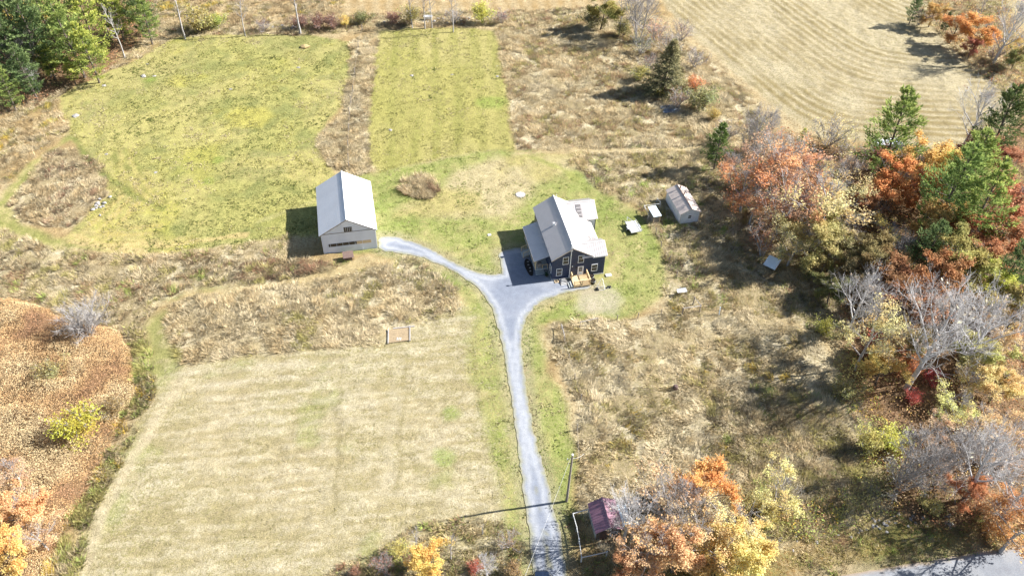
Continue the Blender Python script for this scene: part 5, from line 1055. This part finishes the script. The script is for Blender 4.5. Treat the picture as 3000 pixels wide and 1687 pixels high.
for x in (-.82, .82):
    for y in (-1.4, 1.35):
        w_ = MB().bar((x - .1, y, .33), (x + .1, y, .33), .33, 18).build('wheel', M_black, car); MB().bar((x - .11, y, .33), (x + .11, y, .33), .18, 12).build('rim', M_galv, w_)
for x in (-.55, .45): MB().box((x, 2.05, .58), (x + .18, 2.16, .7)).build('headlight', M_white, car)

# ------------------------------------------------------------------ garden bed, fire pit, pond, fences, stones
M_straw = surf('straw_mulch', (.30, .225, .135), .95, .3, 4, bump=.5)
gb = tag(empty('garden_bed', (0, 0, 0)), 'timber edged garden bed of bare straw in the hay field corner', 'garden bed')
MB().prism([(-17.0, 76.35, .02), (-14.1, 76.95, .02), (-14.35, 79.4, .02), (-17.2, 78.85, .02)], (0, 0, .06)).build('soil', M_straw, gb)
for a_, b_ in (((-17.25, 79.0), (-16.95, 76.2)), ((-14.3, 79.7), (-13.98, 76.8)), ((-16.6, 79.05), (-13.6, 79.6))): MB().bar((*a_, .12), (*b_, .12), .09).build('edge_board', M_barkg, gb)
for x in (-15.8, -15.55, -15.3): MB().bar((x, 76.9, .1), (x, 77.4, .1), .04).build('stake', M_white, gb)
fp = tag(empty('fire_pit', (*gp(1525, 571)[:2], 0)), 'round pale ash fire pit on the dry lawn', 'fire pit')
mb = MB(); rr = [(0.78 * math.cos(a) * (1 + .08 * math.sin(5 * a)), .72 * math.sin(a), .02) for a in np.linspace(0, 6.283, 25)[:-1]]; mb.prism(rr, (0, 0, .06)); mb.build('ash', M_ash, fp)
def stone_mesh(seed, s_=1.0):
    r = np.random.default_rng(seed); import bmesh
    bm = bmesh.new(); bmesh.ops.create_icosphere(bm, subdivisions=1, radius=.5)
    for v_ in bm.verts: v_.co = Vector((v_.co.x * (1 + .35 * r.normal() * .5), v_.co.y * (1 + .35 * r.normal() * .5), v_.co.z * (.62 + .2 * r.normal() * .5)))
    me = bpy.data.meshes.new('stone'); bm.to_mesh(me); bm.free(); me.materials.append(M_stone); return me
ST = [stone_mesh(i) for i in range(6)]
def stone(parent, x, y, s_, z=0.0, i=0, name='stone'):
    o = link(name, ST[i % 6], None, parent, (x, y, z + s_ * .12), (i * 1.7) % 6.28); o.scale = (s_, s_ * (.7 + .1 * (i % 5)), s_ * .7); return o
for i in range(12): a = i * 6.283 / 12; stone(fp, .85 * math.cos(a), .78 * math.sin(a), .24, 0, i)
mb = MB(); pc = gp(1962, 322); rr = [(1.9 * math.cos(a) * (1 + .18 * math.sin(3 * a + 1)), 1.5 * math.sin(a) * (1 + .1 * math.sin(5 * a)), .09) for a in np.linspace(0, 6.283, 29)[:-1]]
mw, t, p = newmat('pond_water'); p.inputs['Base Color'].default_value = (.10, .14, .20, 1); p.inputs['Roughness'].default_value = .08; tc = N(t, 'ShaderNodeTexCoord'); nz = noise(t, 3, 3, .5, tc.outputs['Object']); b_ = N(t, 'ShaderNodeBump'); b_.inputs['Strength'].default_value = .15; t.links.new(nz.outputs[0], b_.inputs['Height']); t.links.new(b_.outputs[0], p.inputs['Normal'])
mb.add(rr, [tuple(range(28))]); tag(mb.build('pond', mw, None, (pc[0], pc[1], .06)), 'tiny blue pond glinting below the spruce', 'pond', kind='structure')
R_ = [(432,188,.9,'boulder on the pasture slope nearest the pine wood'),(420,225,2.0,'flat pale rock outcrop in the upper part of the large pasture'),(452,224,1.3,'smaller pale rock beside the flat outcrop'),(305,252,1.4,'low pale rock near the pasture edge below the pines'),(222,340,1.9,'pale rock outcrop on the western edge of the large pasture'),(302,318,.8,'small pale rock between the two western outcrops'),(675,262,1.1,'slanted pale rock in the middle of the large pasture'),(874,198,1.2,'grey boulder in the large pasture below the dead trunk'),(540,140,.9,'pale rock near the top corner of the large pasture'),(530,150,.8,'lower of two rocks near the top pasture corner'),(572,126,.7,'little pale rock by the straw fringe at the top of the pasture'),
 (312,452,1.1,'pale rock at the edge of the curved tyre tracks'),(455,505,1.1,'narrow white rock inside the curved tyre tracks'),(545,583,.9,'pale rock in the lower part of the large pasture'),(1207,222,1.2,'dark round boulder in the second pasture'),(1325,219,1.0,'small round boulder in the second pasture, towards the meadow'),(1144,381,1.3,'rough boulder low in the second pasture'),(1110,255,.9,'half sunk rock by the dividing strip in the second pasture'),(1458,224,1.0,'rock at the meadow edge of the second pasture'),(1456,194,.9,'pale rock at the meadow edge above another rock'),(1266,356,.6,'tiny white rock in the second pasture'),(1972,988,.8,'white rock in the paddock grass'),(2030,1018,1.1,'pale boulder in the paddock grass below the rail corner')]
for i, (x, y, s_, lb) in enumerate(R_):
    g = gp(x, y); o = stone(None, g[0], g[1], s_ * .72, -.12, i, 'field_rock'); o.scale.z *= .6; tag(o, lb, 'rock', 'rocks scattered in the grass')
ro = tag(empty('rock_pile', (*gp(298, 600)[:2], 0)), 'pile of white stones at the edge of the weed island', 'rocks')
for i in range(14): r9 = np.random.default_rng(i + 50); stone(ro, r9.normal() * .9, r9.normal() * .9, .5 + .4 * r9.random(), 0, i)
hc = tag(link('straw_heap', stone_mesh(77), None, None, (*gp(892, 140)[:2], .2)), 'pale straw heap high in the large pasture', 'heap'); hc.data.materials[0] = surf('old_straw', tuple(alb(226,196,140)), .95, .2, 4, bump=.6); hc.scale = (2.4, 1.5, 1.4)
tm_ = tag(MB().lathe([(0, 0), (.35, 0), (.33, .5), (.2, .62), (0, .62)], k=10).build('tree_stump', M_brown, None, (*gp(1978, 1138)[:2], 0)), 'dark stump standing in the open paddock', 'stump')
def stonewall(label, pts, n, s0, seed, spread=.5):
    w_ = tag(empty('stone_wall', (0, 0, 0)), label, 'stone wall', kind='thing'); r = np.random.default_rng(seed); P = GP(pts)
    for i in range(n):
        t_ = (i + r.random()) / n * (len(P) - 1); k = min(int(t_), len(P) - 2); q = P[k] + (P[k + 1] - P[k]) * (t_ - k) + r.normal(size=2) * spread; stone(w_, q[0], q[1], s0 * (.5 + r.random()), .12 * r.random() ** 2 - .1, i + seed)
stonewall('tumbled stone wall above the asphalt road', [(2230,1585),(2400,1568),(2560,1545),(2640,1530),(2760,1525),(2790,1530)], 85, .36, 3)
stonewall('far row of pale stones behind the second pasture', [(1120,66),(1250,60),(1330,57),(1400,58),(1480,54)], 60, .6, 4, .7)
stonewall('half buried stone row behind the large pasture', [(780,80),(830,78),(880,82)], 18, .7, 5, .6)
tubp = gp(1254, 58); tub = tag(empty('white_tub', (tubp[0], tubp[1], 0)), 'long white tub lying by the far stone row', 'tub')
mb = MB(); o_ = [(-.95, -.35), (.95, -.35), (.95, .35), (-.95, .35)]; mb.prism([(x * .9, y * .8, .05) for x, y in o_], (0, 0, .08))
for (x0, y0), (x1, y1) in zip(o_, o_[1:] + o_[:1]): mb.prism([(x0 * .9, y0 * .8, .1), (x1 * .9, y1 * .8, .1), (x1, y1, .8), (x0, y0, .8)], (-.05 * np.sign(x0 + x1), -.05 * np.sign(y0 + y1), 0))
mb.build('shell', M_white, tub); MB().bar((-1, -.38, .8), (1, -.38, .8), .05).build('rim', M_white, tub); MB().bar((-1, .38, .8), (1, .38, .8), .05).build('rim', M_white, tub)
wt = tag(empty('white_trailer', (*gp(2592, 448)[:2], 0), .15), 'white boxy trailer half hidden behind the tall corner pine', 'trailer')
bo = MB().prism([(-2.6, -1.0, .5), (2.6, -1.0, .5), (2.6, -1.0, 2.0), (2.2, -1.0, 2.4), (-2.3, -1.0, 2.4), (-2.6, -1.0, 2.0)], (0, 2.0, 0)).build('body', M_white, wt)
for x in (-1.6, .4): MB().box((x, -1.03, 1.3), (x + .9, -1.002, 1.85)).build('window', M_glass, bo)
for x in (-.5, .5): MB().bar((x, -1.05, .35), (x, -.85, .35), .35, 14).build('wheel', M_black, wt)
MB().bar((2.6, 0, .5), (3.6, 0, .45), .06).build('tongue', M_galv, wt)
def fence(label, pts, hgt=1.15, rails=(), wires=(.4, .75, 1.05), r=.06, seed=0):
    f = tag(empty('wire_fence', (0, 0, 0)), label, 'fence'); P = GP(pts); rn = np.random.default_rng(seed)
    for i, q in enumerate(P): MB().bar((*q, -.1), (q[0] + .06 * rn.normal(), q[1] + .06 * rn.normal(), hgt * (.9 + .2 * rn.random())), r, 6).build('post', M_wood, f)
    for i in rails: MB().bar((*P[i], hgt * .92), (*P[i + 1], hgt * .92), .05, 5).build('rail', M_barkg, f)
    for z in wires:
        mb = MB()
        for i in range(len(P) - 1): mb.bar((*P[i], z), (*P[i + 1], z), .005, 3)
        mb.build('wire', M_wood, f)
fence('paddock fence of old posts along the lawn below the house', [(1644,965),(1653,1000)][::-1] + [(1699,958),(1750,946),(1808,938),(1868,932),(1937,922),(1998,920)], rails=(0, 2), seed=1)
fence('short corner brace of grey posts and rails in the garden shade', [(2030,892),(2050,915),(1998,922)], 1.5, rails=(0, 1), wires=(), r=.09, seed=2)
fence('lawn edge fence of leaning posts below the coop', [(1895,650),(1921,685),(1937,725),(1958,768),(1982,812),(1990,860)], 1.3, seed=3)
fence('line of old posts down the west side of the paddock', [(1653,1000),(1666,1050),(1684,1110),(1702,1170),(1690,1260),(1695,1350)], 1.1, seed=4)
fence('wire fence on thin posts along the strip between the pastures', [(1062,90),(1050,140),(1040,217),(1034,270),(1029,304),(1025,335),(1023,382),(1020,430),(1021,470),(1023,492)], 1.5, r=.07, seed=5)
tag(MB().bar((*gp(2106, 922)[:2], 0), (*(gp(2106, 922)[:2] + [-.05, .1]), 1.5), .07, 8).build('marker_post', M_bluew, None), 'single pale blue post in the shade beside the paddock', 'post')
